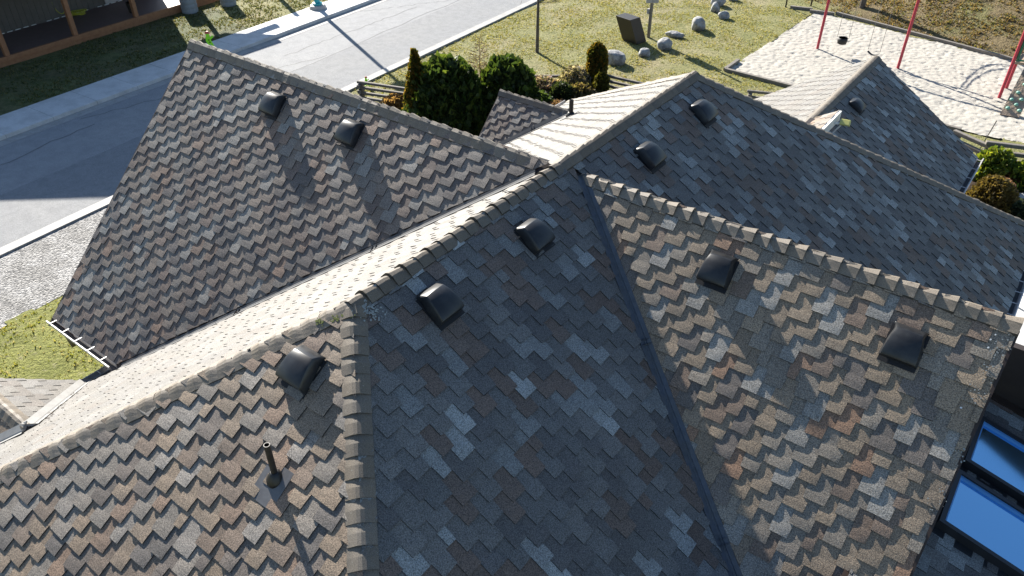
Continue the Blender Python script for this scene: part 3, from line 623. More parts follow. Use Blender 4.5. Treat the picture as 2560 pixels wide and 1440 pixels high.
# sand play area with footprints, and its timber edging
def sand_h(x, y):
    v = .05*nz3(x, y, .6); c = nz3(x, y, 2.6, 2); d = nz3(x*1.0, y*.7, 7.5, 7)
    e_ = nz3(x*.8, y*1.3, 5.6, 12); st = lambda q, a, b_: (lambda t: t*t*(3-2*t))(min(1, max(0, (q-a)/(b_-a)))); return .02+v*.6-.020*st(d, .16, .30)-.022*st(e_, .2, .34)-.02*max(0, c-.05)+.008*nz3(x, y, 11, 3)
lawn('sand', -11.2, 6, 26.5, 37.6, .055, sand_h, 'sand', lambda x, y: inside(x, y, SANDP))
def timber(name, a, c, w=.14, h=.16):
    b = MB(); b.bar(Vector(a)+Vector((0, 0, h/2-.03)), Vector(c)+Vector((0, 0, h/2-.03)), w, h); o = b.build(name, MT['timber']); bevel(o, .012, 2); return o
for (a, c, l) in [(g(1812, 178), g(1968, 218), 'long grey edging timber along the near left side of the sand'),
                  (g(1968, 218), g(2400, 330), 'grey edging timber of the sand half hidden behind the garage wing roof'),
                  (g(1812, 178), g(1845, 155), 'short stub of grey timber at the left corner of the sand'),
                  (g(2024, 31), g(2085, 38), 'pale squared log at the far left corner of the sand'),
                  (g(1975, 21), g(2030, 27), 'thin weathered log lying beside the two black posts'),
                  (g(2090, 36), g(2540, 155), 'far edging timber between the sand and the dry bank')]:
    tag(timber('edging_timber', a, c), l, 'timber', 'timber edging round the sand')
# dry grass bank rising behind the sand
BA, BB = g(2030, 24), g(2540, 150); bd = (BB-BA).normalized(); bn = Vector((-bd.y, bd.x, 0))
def bank_h(x, y):
    p = Vector((x, y, 0))-BA; t = p.dot(bn); k = p.dot(bd)
    return -.08+max(0, t)*.30*min(1, max(.15, (k+2)/6))+.10*nz3(x, y, .7)*min(1, max(0, t))+.05*nz3(x, y, 2.4, 6)
lawn('dry_bank', -16, 12, 30, 62, .22, bank_h, 'dry', lambda x, y: (Vector((x, y, 0))-BA).dot(bn) > .05 and (Vector((x, y, 0))-BA).dot(bd) > -1.5+.5*nz3(x, y, .8, 9))
# garden soil beds and patio
def bed(name, pts, z, m):
    o = sheet(name, pts, z, MT[m]); return tag(o)
bed('garden_bed', [(-20.6, 9.2), (-10.0, 9.2), (-9, 17), (-9.2, 21.5), (-14, 22.9), (-16.2, 21.6), (-18.2, 17.9), (-20.3, 17.3)], .045, 'soil')
bed('garden_bed', [(-9, 17), (-1, 18.2), (3.5, 20.3), (3, 25.4), (-1.3, 25.5), (-9.2, 21.5)], .046, 'soil')
bed('patio', [(-.8, 10), (8, 10), (8, 20.0), (-.2, 20.0), (-.6, 18.1)], .055, 'conc')

# ================================================================== VEGETATION
def blades(name, n, area, hz, ht, cols, seed, keep, m='leaf'):
    rnd = random.Random(seed); b = MB(); k = 0
    while k < n:
        x, y = rnd.uniform(area[0], area[1]), rnd.uniform(area[2], area[3])
        if not keep(x, y): continue
        if nz3(x, y, .9, seed) < rnd.uniform(-.5, .2): continue
        z = hz(x, y)-.01; c = rnd.choice(cols); f = rnd.uniform(.75, 1.2); c = tuple(q*f for q in c); hh = ht*rnd.uniform(.5, 1.4)
        for j in range(3):
            d = rnd.uniform(0, 6.28); q = Vector((math.cos(d), math.sin(d), 0)); w_ = Vector((-q.y, q.x, 0))*hh*.28; p = Vector((x, y, z))+Vector((rnd.uniform(-.03, .03), rnd.uniform(-.03, .03), 0))
            b.face([p-w_, p+w_, p+q*hh*.55+Vector((0, 0, hh))], c)
        k += 1
    return tag(b.build(name, MT[m]), kind='stuff')
GB = [(.27, .26, .11), (.33, .30, .15), (.23, .235, .085), (.37, .33, .19), (.20, .205, .075)]
blades('grass', 26000, (-22, -6, 18, 37), lawn_h, .055, GB, 4, lambda x, y: not in_road(x, y) and not inside(x, y, SANDP) and (Vector((x, y, 0))-BA).dot(bn) < 0)
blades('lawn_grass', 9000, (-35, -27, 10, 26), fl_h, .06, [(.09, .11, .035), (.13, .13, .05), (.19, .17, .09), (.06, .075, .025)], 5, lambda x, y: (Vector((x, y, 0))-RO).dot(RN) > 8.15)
blades('moss_tufts', 5000, (-17.6, -10.5, 1.5, 7), lambda x, y: .03+.05*nz3(x, y, .8)+.035*nz3(x, y, 3, 4), .045, [(.24, .26, .05), (.32, .30, .10), (.18, .20, .04), (.40, .36, .24)], 6, lambda x, y: (Vector((x, y, 0))-RO).dot(RN) < -2.9)
blades('dry_grass', 9000, (-12, 0, 34, 44), bank_h, .08, [(.20, .15, .075), (.27, .20, .10), (.15, .15, .05), (.10, .07, .04)], 8, lambda x, y: (Vector((x, y, 0))-BA).dot(bn) > .1 and (Vector((x, y, 0))-BA).dot(bd) > -1)
def leafmesh(b, rnd, P, N, sz, col, asp=2.0):
    """one small folded leaf at P growing along N"""
    N = N.normalized(); a = Vector((rnd.gauss(0, 1), rnd.gauss(0, 1), rnd.gauss(0, 1))); s_ = N.cross(a)
    if s_.length < 1e-4: return
    s_ = s_.normalized()*sz/asp; t = N.cross(s_).normalized()*sz*.12; tip = P+N*sz
    m_ = P+N*sz*.45
    b.face([P, m_+s_, tip, m_-t], col); b.face([P, m_-t, tip, m_-s_], col)
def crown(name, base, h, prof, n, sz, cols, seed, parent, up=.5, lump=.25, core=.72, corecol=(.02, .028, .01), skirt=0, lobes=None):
    """foliage of many small leaves spread through an uneven crown; prof(t) = radius at relative height t"""
    rnd = random.Random(seed); b = MB(); base = Vector(base)
    lum = lambda d, t: 1+lump*(.7*noise.noise(Vector((math.cos(d)*1.4+seed, math.sin(d)*1.4, t*3+seed*.7)))+.7*noise.noise(Vector((math.cos(d)*3.4, math.sin(d)*3.4, t*7+seed))))
    ts = [rnd.random() for _ in range(n)]
    mx = max(prof(k/20) for k in range(21))
    k = 0
    while k < n:
        t = rnd.random()**.9; r = prof(t)
        if rnd.random() > (r/mx)*.9+.1: continue
        d = rnd.uniform(0, 2*math.pi); q = 1-.42*rnd.random()**2
        rr = r*lum(math.atan2(math.sin(d), math.cos(d)), t)*q
        P = Vector((math.cos(d)*rr, math.sin(d)*rr, skirt+t*h+rnd.uniform(-.02, .02)))
        if lobes:
            lo = rnd.choice(lobes); P = P*lo[3]+Vector(lo[:3])*mx
        P = base+P
        N = Vector((math.cos(d), math.sin(d), 0))*(1-up)+Vector((0, 0, up))+Vector((rnd.gauss(0, .35), rnd.gauss(0, .35), rnd.gauss(0, .35)))
        c = rnd.choice(cols); f = rnd.uniform(.7, 1.25); leafmesh(b, rnd, P, N, sz*rnd.uniform(.6, 1.4), tuple(x*f for x in c)); k += 1
    if core:  # dark solid core added inside the crown to block light
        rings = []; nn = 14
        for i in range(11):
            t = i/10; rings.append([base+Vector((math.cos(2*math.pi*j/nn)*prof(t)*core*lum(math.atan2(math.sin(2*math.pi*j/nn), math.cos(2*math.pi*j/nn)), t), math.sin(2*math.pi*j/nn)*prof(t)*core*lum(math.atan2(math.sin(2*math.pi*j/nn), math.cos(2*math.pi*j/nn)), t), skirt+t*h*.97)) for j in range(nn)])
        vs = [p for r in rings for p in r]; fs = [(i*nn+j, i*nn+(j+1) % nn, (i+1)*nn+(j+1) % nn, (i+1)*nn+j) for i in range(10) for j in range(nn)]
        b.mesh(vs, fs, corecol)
    return b.build(name, MT['leaf'], parent)
def conifer(nm, px, py, toprow, rad, n, sz, cols, label, seed, prof, lump=.2, up=.55, group=None, cat='tree', base=None, lobes=None):
    P = Vector(base) if base else g(px, py); h = hgt(P, toprow)
    t = thing(nm, P, label, cat, group)
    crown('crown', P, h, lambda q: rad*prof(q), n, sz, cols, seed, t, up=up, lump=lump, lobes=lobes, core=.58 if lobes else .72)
    tr = MB(); tr.tube([P+Vector((0, 0, -.1)), P+Vector((0, 0, h*.5)), P+Vector((0, 0, h*.92))], [rad*.16+.02, rad*.10+.015, .01], 8); tr.build('trunk', MT['bark'], t)
    return t
GC = [(.055, .075, .018), (.075, .085, .018), (.04, .06, .016), (.10, .10, .02)]
CED = [(.075, .085, .018), (.11, .10, .02), (.17, .11, .02), (.05, .062, .014), (.21, .135, .024)]
MUG = [(.035, .062, .018), (.05, .085, .018), (.085, .12, .025), (.024, .042, .014)]
spire = lambda q: max(.02, (1-q)**.62*(.75+.25*min(1, q*6)))
col_ = lambda q: max(.05, min(1, (1-q)*5.5)**.65*(.86+.14*min(1, q*3))*(1.04-.22*q))
dome = lambda q: max(.08, math.sqrt(max(0, 1-(max(0, q-.25)/.75)**2))*(.72+.28*min(1, q*3)))
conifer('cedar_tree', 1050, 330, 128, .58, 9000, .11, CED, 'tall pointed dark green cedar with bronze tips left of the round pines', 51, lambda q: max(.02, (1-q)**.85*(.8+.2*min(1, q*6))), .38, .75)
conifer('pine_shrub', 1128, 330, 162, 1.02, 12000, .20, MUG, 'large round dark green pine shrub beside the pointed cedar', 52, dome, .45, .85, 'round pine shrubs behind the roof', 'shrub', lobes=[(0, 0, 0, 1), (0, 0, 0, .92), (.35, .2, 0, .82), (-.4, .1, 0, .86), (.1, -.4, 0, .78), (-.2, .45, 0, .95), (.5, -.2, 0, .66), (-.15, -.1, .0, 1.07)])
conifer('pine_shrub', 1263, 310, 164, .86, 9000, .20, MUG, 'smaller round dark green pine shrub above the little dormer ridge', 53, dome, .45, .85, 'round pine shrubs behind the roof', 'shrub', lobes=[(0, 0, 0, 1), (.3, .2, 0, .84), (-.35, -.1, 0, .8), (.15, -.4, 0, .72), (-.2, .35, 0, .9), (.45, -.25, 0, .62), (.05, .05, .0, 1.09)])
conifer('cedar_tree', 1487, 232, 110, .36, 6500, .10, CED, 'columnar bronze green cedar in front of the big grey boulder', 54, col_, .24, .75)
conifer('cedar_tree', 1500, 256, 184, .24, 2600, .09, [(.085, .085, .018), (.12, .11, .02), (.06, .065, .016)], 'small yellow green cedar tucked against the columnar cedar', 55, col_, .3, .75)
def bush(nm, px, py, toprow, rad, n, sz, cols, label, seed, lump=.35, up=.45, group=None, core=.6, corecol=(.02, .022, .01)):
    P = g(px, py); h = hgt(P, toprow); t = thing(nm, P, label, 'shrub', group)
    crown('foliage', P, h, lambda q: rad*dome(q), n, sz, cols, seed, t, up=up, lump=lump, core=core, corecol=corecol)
    st = MB(); rnd = random.Random(seed)
    for k in range(5): d = rnd.uniform(0, 6.28); st.tube([P, P+Vector((math.cos(d)*rad*.4, math.sin(d)*rad*.4, h*.6))], [.02, .008], 5)
    st.build('stem', MT['bark'], t); return t
PINK = [(.30, .20, .19), (.38, .30, .27), (.20, .15, .10), (.12, .13, .05), (.42, .36, .33)]
DK = [(.035, .055, .02), (.05, .07, .025), (.06, .075, .03)]
bush('azalea_shrub', 1358, 246, 196, .62, 2600, .09, PINK, 'low pinkish shrub with pale new growth in front of the rail fence', 61, group='garden shrubs by the rail fence', core=.4)
bush('azalea_shrub', 1436, 236, 168, .55, 2200, .09, [(.36, .32, .28), (.24, .22, .14), (.42, .37, .33), (.16, .15, .07)], 'pale twiggy shrub between the fence corner and the columnar cedar', 62, group='garden shrubs by the rail fence', core=.3)
bush('evergreen_shrub', 1402, 262, 208, .42, 2600, .07, DK, 'small dark evergreen shrub between the pinkish shrubs', 63, group='garden shrubs by the rail fence')
bush('evergreen_shrub', 1345, 272, 232, .50, 2200, .08, [(.06, .10, .03), (.08, .12, .035)], 'low mid green ground shrub under the pinkish shrub', 64, group='garden shrubs by the rail fence')
bush('grass_clump', 1452, 256, 214, .55, 2200, .14, [(.17, .14, .07), (.12, .11, .045), (.22, .17, .10)], 'straw coloured grassy shrub left of the columnar cedar', 65, up=.7, core=.4)
bush('dry_perennial', 990, 272, 244, .38, 900, .13, [(.34, .22, .11), (.26, .16, .08)], 'dry orange perennial clump below the left rail fence', 66, up=.7, core=.3)
bush('heather_shrub', 1400, 284, 256, .5, 1500, .08, [(.22, .13, .10), (.15, .10, .06)], 'reddish heather behind the roof vent pipe', 67)
LAU = [(.11, .17, .025), (.18, .23, .03), (.05, .085, .02), (.26, .28, .04)]
bush('laurel_shrub', 2470, 452, 378, .50, 1500, .13, LAU, 'bright yellow green laurel at the end of the wing gutter', 71, group='bright laurels in the side garden', up=.55)
bush('laurel_shrub', 2562, 476, 412, .55, 1500, .13, LAU, 'bright yellow green laurel cut by the right picture edge', 72, group='bright laurels in the side garden', up=.55)
bush('bronze_shrub', 2512, 470, 434, .34, 1000, .11, [(.20, .09, .045), (.26, .15, .07), (.13, .06, .03)], 'bronze leafed shrub between the two laurels', 73)
bush('heather_shrub', 2462, 530, 448, .52, 5200, .08, [(.14, .10, .035), (.19, .14, .05), (.09, .07, .025), (.11, .085, .03)], 'rounded bronze heather dome beside the wing gutter', 74)
bush('heather_shrub', 2492, 494, 452, .34, 2600, .08, [(.36, .22, .19), (.28, .17, .14), (.20, .13, .09)], 'pinkish heather behind the bronze heather dome', 75)
bush('evergreen_shrub', 2540, 548, 510, .5, 2200, .08, [(.04, .055, .03), (.06, .075, .045)], 'dark low evergreen by the long hip of the roof', 76)

def branch_tree(nm, P, h, r, label, seed, m, nb, l0, lift, cat='tree', t0=.35, fine=3, lean=(0, 0)):
    rnd = random.Random(seed); P = Vector(P); t = thing(nm, P, label, cat); b = MB()
    tp = [P+Vector((lean[0]*q*h+rnd.uniform(-.02, .02), lean[1]*q*h+rnd.uniform(-.02, .02), h*q-.05)) for q in (0, .2, .4, .6, .8, 1)]
    b.tube(tp, [r*(1-.85*q) for q in (0, .2, .4, .6, .8, 1)], 9); b.build('trunk', MT[m], t)
    c = MB()
    for k in range(nb):
        q = t0+(1-t0)*k/nb; i = min(4, int(q*5)); B0 = tp[i].lerp(tp[i+1], q*5-i); d = k*2.4+rnd.uniform(-.4, .4); ln = l0*(1.1-q)*rnd.uniform(.7, 1.2)
        e = B0+Vector((math.cos(d)*ln, math.sin(d)*ln, lift*ln)); mid = B0.lerp(e, .5)+Vector((0, 0, rnd.uniform(-.03, .05)*ln))
        c.tube([B0, mid, e], [r*.32*(1.1-q), r*.2*(1.1-q), .004], 5)
        for f in range(fine):
            z = B0.lerp(e, rnd.uniform(.35, .95)); d2 = d+rnd.choice((-1, 1))*rnd.uniform(.5, 1.0); l2 = ln*rnd.uniform(.25, .5)
            c.tube([z, z+Vector((math.cos(d2)*l2, math.sin(d2)*l2, (lift+.1)*l2))], [.007, .003], 4)
    c.build('branch', MT[m], t); return t
branch_tree('bare_tree', g(1343, 130), 5.6, .075, 'slim bare street tree with grey trunk standing alone on the lawn', 81, 'bark', 22, 1.9, .25, t0=.36, fine=4)
branch_tree('bare_larch', g(1202, 262), hgt(g(1202, 262), 88), .035, 'leafless tan larch sapling between the two pine shrubs', 82, 'twig', 110, .75, .35, t0=.12, fine=5)
branch_tree('bank_tree', g(2152, 28), 7, .14, 'tree trunk on the bank behind the swing set', 83, 'bark', 14, 2.4, .3, t0=.5, fine=3)
# two bare trees on top of the bank, whose twig shadows cross the sand
# ================================================================== FENCES (stacked split rails)
def railfence(pts, label, rows=4, h0=.10, dh=.19, th=.10, group='split rail fences round the garden'):
    P = Vector(pts[0]); t = thing('rail_fence', P, label, 'fence', group); rnd = random.Random(len(label))
    for k in range(len(pts)-1):
        a, c = Vector(pts[k]), Vector(pts[k+1]); d = (c-a).normalized()
        for r_ in range(rows):
            z = h0+dh*r_+(.11 if k % 2 else 0); b = MB()
            b.bar(a-d*.12+Vector((0, 0, z+rnd.uniform(-.02, .02))), c+d*.12+Vector((0, 0, z+rnd.uniform(-.02, .02))), th, th*.9); o = b.build('rail', MT['timber'], t); bevel(o, .02, 2)
    for k, p in enumerate(pts):
        p = Vector(p)
        for r_ in range(rows-1):
            b = MB(); d = (Vector(pts[min(k+1, len(pts)-1)])-Vector(pts[max(0, k-1)])).normalized(); q = Vector((-d.y, d.x, 0))
            b.bar(p-q*.16+Vector((0, 0, h0+dh*(r_+.5))), p+q*.16+Vector((0, 0, h0+dh*(r_+.5))), .13, .11); b.build('spacer_block', MT['timber'], t)
    return t
railfence([g(906, 252), g(1022, 268)], 'short split rail fence run left of the pointed cedar', 4)
railfence([g(1300, 222), g(1440, 222), g(1476, 216)], 'low split rail fence behind the pinkish shrubs', 3)
railfence([g(1508, 232), g(1632, 262), g(1700, 262)], 'split rail fence run slanting down right of the columnar cedar', 4)
railfence([g(1870, 262), g(1935, 268)], 'stub of split rail fence showing above the shaded hip', 3)
railfence([g(2370, 396), g(2446, 432), g(2640, 456)], 'zigzag split rail fence at the end of the side garden', 4, .10, .25, th=.13)

# ================================================================== BOULDERS
def boulder(px, py, dims, rot, label, seed, group='boulders in a row on the park lawn'):
    P = g(px, py); bm = bmesh.new(); bmesh.ops.create_icosphere(bm, subdivisions=4, radius=1); rz = Matrix.Rotation(rot, 3, 'Z')
    rnd = random.Random(seed); pl = [Vector((rnd.gauss(0, 1), rnd.gauss(0, 1), rnd.gauss(0, .8))).normalized() for _ in range(7)]; dist = [rnd.uniform(.62, .9) for _ in pl]
    for v in bm.verts:
        c = v.co.normalized(); k = 1.0
        for n_, d_ in zip(pl, dist):
            q = c.dot(n_)
            if q > .05: k = min(k, d_/q*1.04)
        k = .75*k+.25
        k *= 1+.10*noise.noise(c*1.7+Vector((seed, 0, 0)))+.035*noise.noise(c*5+Vector((0, seed, 0)))
        v.co = rz @ Vector((c.x*k*dims[0]/2, c.y*k*dims[1]/2, c.z*k*dims[2]/1.7+dims[2]*.32))
    me = bpy.data.meshes.new('boulder'); bm.to_mesh(me); bm.free(); me.materials.append(MT['rock'])
    for p in me.polygons: p.use_smooth = True
    o = bpy.data.objects.new('boulder', me); COL.objects.link(o); o.location = P; return tag(o, label, 'boulder', group)
boulder(1536, 158, (.86, .72, .62), .3, 'biggest rounded grey boulder, behind the columnar cedar', 1)
boulder(1610, 140, (.55, .45, .36), .9, 'small pale angular boulder between the big grey one and the steel bin', 2)
boulder(1661, 122, (.62, .62, .50), 1.3, 'brownish boulder in the shadow of the steel bin', 3)
boulder(1686, 92, (.82, .42, .26), .2, 'long flat pale slab of rock behind the brownish boulder', 4)
boulder(1743, 74, (.72, .66, .62), 2.0, 'large black and white boulder in the middle of the row', 5)
boulder(1808, 46, (.55, .46, .38), .4, 'smooth pale boulder right of the black and white one', 6)
boulder(1787, 28, (.45, .5, .46), .1, 'upright pale boulder behind the smooth one', 7)
boulder(1794, 13, (.72, .5, .46), .5, 'broken grey boulder near the top picture edge', 8)
boulder(1832, 1, (.55, .4, .3), .6, 'farthest grey boulder cut by the top picture edge', 9)
boulder(2548, 512, (.9, .6, .35), .6, 'mossy grey rock in the shaded side garden', 10, 'rocks in the side garden')
boulder(2532, 486, (.4, .3, .2), .1, 'small grey rock behind the mossy one', 11, 'rocks in the side garden')
boulder(2560, 494, (.35, .3, .2), 1.1, 'small pale rock at the right picture edge', 12, 'rocks in the side garden')
boulder(2430, 448, (.4, .35, .32), 1.4, 'whitish rock beside the wing gutter', 13, 'rocks in the side garden')

# ================================================================== PARK FURNITURE
# leaning steel bin
A, Bq, Cq = g(1592, 113), g(1616, 105), g(1563, 98); ax = Bq-A; ay = Cq-A; ay = ay-ax.normalized()*ay.dot(ax.normalized()); t = thing('steel_bin', A, 'dark brown steel bin leaning on the lawn beside the sign post', 'bin')
up = Vector((-.30, -.20, 1.0)); ln = 1.0
mb = MB(); mb.obox(A+Vector((0, 0, .02)), ax, ay*1.0, up*ln); bx = mb.build('body', MT['metalbox'], t); bevel(bx, .012)
mb = MB(); mb.obox(A-ax.normalized()*.012-ay.normalized()*.02+up*.10, ax*.06, ay*.02, up*(ln-.14)); mb.build('door_edge', MT['metalbox'], t)
mb = MB(); mb.obox(A+ax*.06+up*.015-ay.normalized()*.012+Vector((0, 0, .02)), ax*.86, ay.normalized()*.02, up*.10); mb.build('foot_opening', MT['black'], t)
# post with sign and meter box
P = g(1621, 94); t = thing('sign_post', P, 'square weathered post with a sign and a small meter box beside the bin', 'post')
mb = MB(); mb.bar(P, P+Vector((0, 0, 3.0)), .11, .09, (0, 1, 0)); mb.build('post', MT['pole'], t)
mb = MB(); sx = Vector((.8, .6, 0)); mb.obox(P+Vector((0, 0, 1.45))-sx*.26+Vector((.036, -.05, 0)), sx*.52, Vector((-.6, .8, 0))*.03, (0, 0, .8)); mb.build('sign_panel', MT['signback'], t)
mb = MB(); mb.obox(P+Vector((-.17, -.05, .98)), (.10, 0, 0), (0, .12, 0), (0, 0, .2)); mb.build('meter_box', MT['signback'], t)
# lamp post by the road
P = g(795, 20, .15); t = thing('lamp_post', P, 'teal lamp post on a dark footing at the pavement edge', 'lamp')
mb = MB(); mb.lathe(P-Vector((0, 0, .1)), [(.40, 0), (.40, .12), (.34, .24), (.30, .26)], 24); mb.build('footing', MT['signback'], t)
mb = MB(); mb.lathe(P+Vector((0, 0, .12)), [(.22, .0), (.22, .12), (.13, .16), (.10, .5), (.075, 5.0)], 18); mb.build('pole', MT['teal'], t)
mb = MB(); mb.lathe(P+Vector((0, 0, 5.1)), [(.05, 0), (.42, .05), (.34, .3), (.06, .45)], 18); mb.build('lamp_head', MT['teal'], t)
# two black posts by the far corner of the sand
for (px, py, l) in ((1964, 18, 'left one of the two thin black posts beyond the sand'), (2027, 15, 'right one of the two thin black posts beyond the sand')):
    P = g(px, py); mb = MB(); mb.bar(P-Vector((0, 0, .1)), P+Vector((0, 0, 1.1)), .06); o = mb.build('black_post', MT['metalbox'], org=P); bevel(o, .006); tag(o, l, 'post', 'black posts')
# thin stake by the side fence
P = g(2450, 372); mb = MB(); mb.tube([P, P+Vector((.14, .05, hgt(P, 300)))], .016, 6); tag(mb.build('thin_stake', MT['timber'], org=P), 'thin grey stake standing at the side garden fence', 'stake')

# swing set
A, Bq = g(2043, 123), g(2244, 172); H = 2.75; t = thing('swing_set', A, 'red swing set over the sand, its top bar above the picture', 'swing')
d = (Bq-A).normalized(); pr = Vector((-d.y, d.x, 0)); Tq = [A+pr*.0+Vector((.0, 0, 0)), Bq]
la = Vector((0, 0, 0)); 
topA, topB = A+la*2.2+Vector((0, 0, H)), Bq+la*2.2+Vector((0, 0, H))
for (p, tp) in ((A, topA), (Bq, topB)):
    mb = MB(); mb.tube([p-Vector((0, 0, .1)), tp], .055, 12); mb.build('leg', MT['red'], t)
mb = MB(); mb.tube([topA-d*.3, topB+d*.3], .055, 12); mb.build('top_bar', MT['red'], t)
def swing(px0, px1, py0, py1, frac, toddler):
    # seat hangs below the bar
    q = topA.lerp(topB, frac); hang = .40 if not toddler else .66
    for sgn in (-1, 1):
        mb = MB(); a = q+d*.23*sgn; e = Vector((a.x, a.y, hang+(.0 if toddler else .06))); mb.tube([a, e], .009, 5); mb.build('chain', MT['chain'], t)
    if toddler:
        c = Vector((q.x, q.y, hang-.12)); mb = MB(); mb.lathe(c-Vector((0, 0, .12)), [(.10, 0), (.17, .03), (.19, .14), (.19, .26), (.165, .26), (.15, .08)], 18); mb.build('bucket_seat', MT['black'], t, smooth=True)
    else:
        pts = [q+d*s_+Vector((0, 0, hang-H-.10*math.cos(s_/.23*math.pi/2)-.0)) for s_ in [k*.046-.23 for k in range(11)]]
        mb = MB()
        for k in range(10): mb.face([pts[k]-pr*.07, pts[k+1]-pr*.07, pts[k+1]+pr*.07, pts[k]+pr*.07]); mb.face([pts[k]+pr*.07-Vector((0, 0, .012)), pts[k+1]+pr*.07-Vector((0, 0, .012)), pts[k+1]-pr*.07-Vector((0, 0, .012)), pts[k]-pr*.07-Vector((0, 0, .012))])
        mb.build('belt_seat', MT['black'], t, smooth=True)
swing(0, 0, 0, 0, .28, True); swing(0, 0, 0, 0, .68, False)

# climbing tower at the right edge
P = g(2500, 248); t = thing('play_tower', P, 'play tower with red posts, green rails and a sloping climbing wall', 'playground')
cz = 1.25
posts = [g(2497, 246), g(2515, 222), Vector((.4, 32.1, 0)), Vector((.2, 33.4, 0))]
for p in posts: mb = MB(); mb.tube([p-Vector((0, 0, .1)), p+Vector((0, 0, 2.9))], .055, 12); mb.build('post', MT['red'], t)
dk = MB(); a = posts[0]; b1 = posts[2]; dk.obox(a+Vector((0, .02, cz)), Vector((b1.x-a.x, b1.y-a.y, 0)), Vector((posts[1].x-a.x, posts[1].y-a.y, 0)), (0, 0, .08)); dk.build('platform', MT['tan'], t)
rl = MB()
for z in (cz+.15, cz+.95): rl.tube([posts[0]+Vector((0, 0, z)), posts[2]+Vector((0, 0, z))], .03, 8)
for k in range(9): q = posts[0].lerp(posts[2], (k+.5)/9); rl.tube([q+Vector((0, 0, cz+.15)), q+Vector((0, 0, cz+.95))], .014, 6)
rl.build('railing', MT['green'], t)
rl = MB()
for z in (cz+.15, cz+.95): rl.tube([posts[0]+Vector((0, 0, z)), posts[1]+Vector((0, 0, z))], .03, 8)
rl.tube([posts[0]+Vector((.09, .02, cz+.2)), posts[0]+Vector((.09, .02, 3.0))], .05, 10); rl.build('railing', MT['green'], t)
wb = g(2499, 287); we = g(2546, 296); wt = posts[0].lerp(posts[2], .18)+Vector((0, 0, cz)); wu = wt-wb; wn = (we-wb).cross(wu).normalized()
mb = MB(); mb.obox(wb, we-wb, wu, wn*.05); mb.build('climbing_wall', MT['tan'], t); sg = wn if wn.y < 0 else -wn
wn2 = wn if wn.z > 0 else -wn; hb_ = wb+(wn*.05 if wn.z > 0 else Vector((0, 0, 0)))
rnd = random.Random(5)
for (u_, v_) in [(.22, .13), (.2, .30), (.55, .22), (.34, .45), (.68, .33), (.45, .62), (.8, .55), (.66, .75), (.3, .80), (.85, .12)]:
    c = hb_+(we-wb)*u_+wu*v_; bm = bmesh.new(); bmesh.ops.create_icosphere(bm, subdivisions=2, radius=.07)
    for v in bm.verts: v.co = v.co*(1+.25*noise.noise(v.co*9+c))*Vector((1, 1, .8))
    me = bpy.data.meshes.new('hold'); bm.to_mesh(me); bm.free(); me.materials.append(MT['holds']); [setattr(p, 'use_smooth', True) for p in me.polygons]
    o = bpy.data.objects.new('hold', me); COL.objects.link(o); o.location = c+wn2*.025; adopt(o, t)
# arched ladder from the tower over the sand (above the picture, its shadow lies on the sand)
AZ = 2.45; asp = [(2402, 224), (2420, 196), (2446, 176), (2476, 165), (2508, 163), (2538, 168)]; ain = [(2416, 226), (2432, 203), (2456, 186), (2482, 177), (2510, 174), (2536, 178)]
KS0 = Vector((S.x, S.y, 0))*(1/S.z)
def over(px, py, z): p = g(px, py)+KS0*z; return Vector((p.x, p.y, z))
mb = MB(); o1 = [over(*q, AZ) for q in asp]; o2 = [over(*q, AZ) for q in ain]; mb.tube(o1, .025, 6); mb.tube(o2, .025, 6)
for p, q in zip(o1, o2): mb.tube([p, q+Vector((0, 0, -.25))], .02, 5)
mb.tube([over(2250, 180, AZ), over(2405, 226, AZ), over(2520, 262, AZ)], .045, 8)
mb.build('overhead_ladder', MT['chain'], t)
# ================================================================== WARNING FIGURES
def figure(P, face, sc, label, flip=1):
    t = thing('warning_figure', P, label, 'sign', 'bright green child shaped road warning figures')
    f = Vector(face).normalized(); s_ = Vector((f.y, -f.x, 0))*flip; Q = lambda a, z: P+s_*a*sc+Vector((0, 0, z*sc))
    out = [(-.20, 0), (-.13, .02), (-.12, .35), (-.17, .45), (-.15, .62), (-.13, .68), (-.10, .76), (-.12, .84), (-.09, .93), (.0, .97), (.08, .93), (.10, .84), (.06, .76), (.10, .70), (.20, .74), (.26, .80), (.31, .76), (.28, .66), (.17, .58), (.10, .54), (.13, .45), (.20, .30), (.30, .04), (.38, .0), (.20, 0), (.06, .26), (-.02, .26), (-.02, 0)]
    a = [Q(x, z)+f*.03*sc for x, z in out]; b_ = [Q(x, z)-f*.03*sc for x, z in out]; k = len(out)
    mb = MB(); mb.mesh(a+b_, [tuple(range(k)), tuple(range(2*k-1, k-1, -1))]+[(i, i+k, (i+1) % k+k, (i+1) % k) for i in range(k)]); mb.build('figure_body', MT['neon'], t)
    cp = MB(); pts = [(-.13, .88), (-.12, .96), (-.04, 1.03), (.06, 1.02), (.12, .94), (.18, .90)]; a = [Q(x, z)+f*.05*sc for x, z in pts]; b_ = [Q(x, z)-f*.05*sc for x, z in pts]; k = len(pts)
    cp.mesh(a+b_, [tuple(range(k)), tuple(range(2*k-1, k-1, -1))]+[(i, i+k, (i+1) % k+k, (i+1) % k) for i in range(k)]); cp.build('cap', MT['redcap'], t)
    mk = MB()
    for (x, z) in ((.02, .50), (.06, .38)):
        mk.obox(Q(x-.06, z)+f*.031*sc, s_*.11*sc, Vector((0, 0, .055*sc)), f*.004)
    mk.build('marking', MT['black'], t)
P1 = g(527, 122, .15); figure(P1, (.55, -.83, 0), hgt(P1, 78)/1.03*1.0, 'bright green child shaped warning figure on the pavement behind the street gable ridge', -1)
P2 = g(917, 214, .05); figure(P2, (.55, -.83, 0), hgt(P2, 191)/1.03*1.0, 'bright green child shaped warning figure at the near kerb by the rail fence', -1)

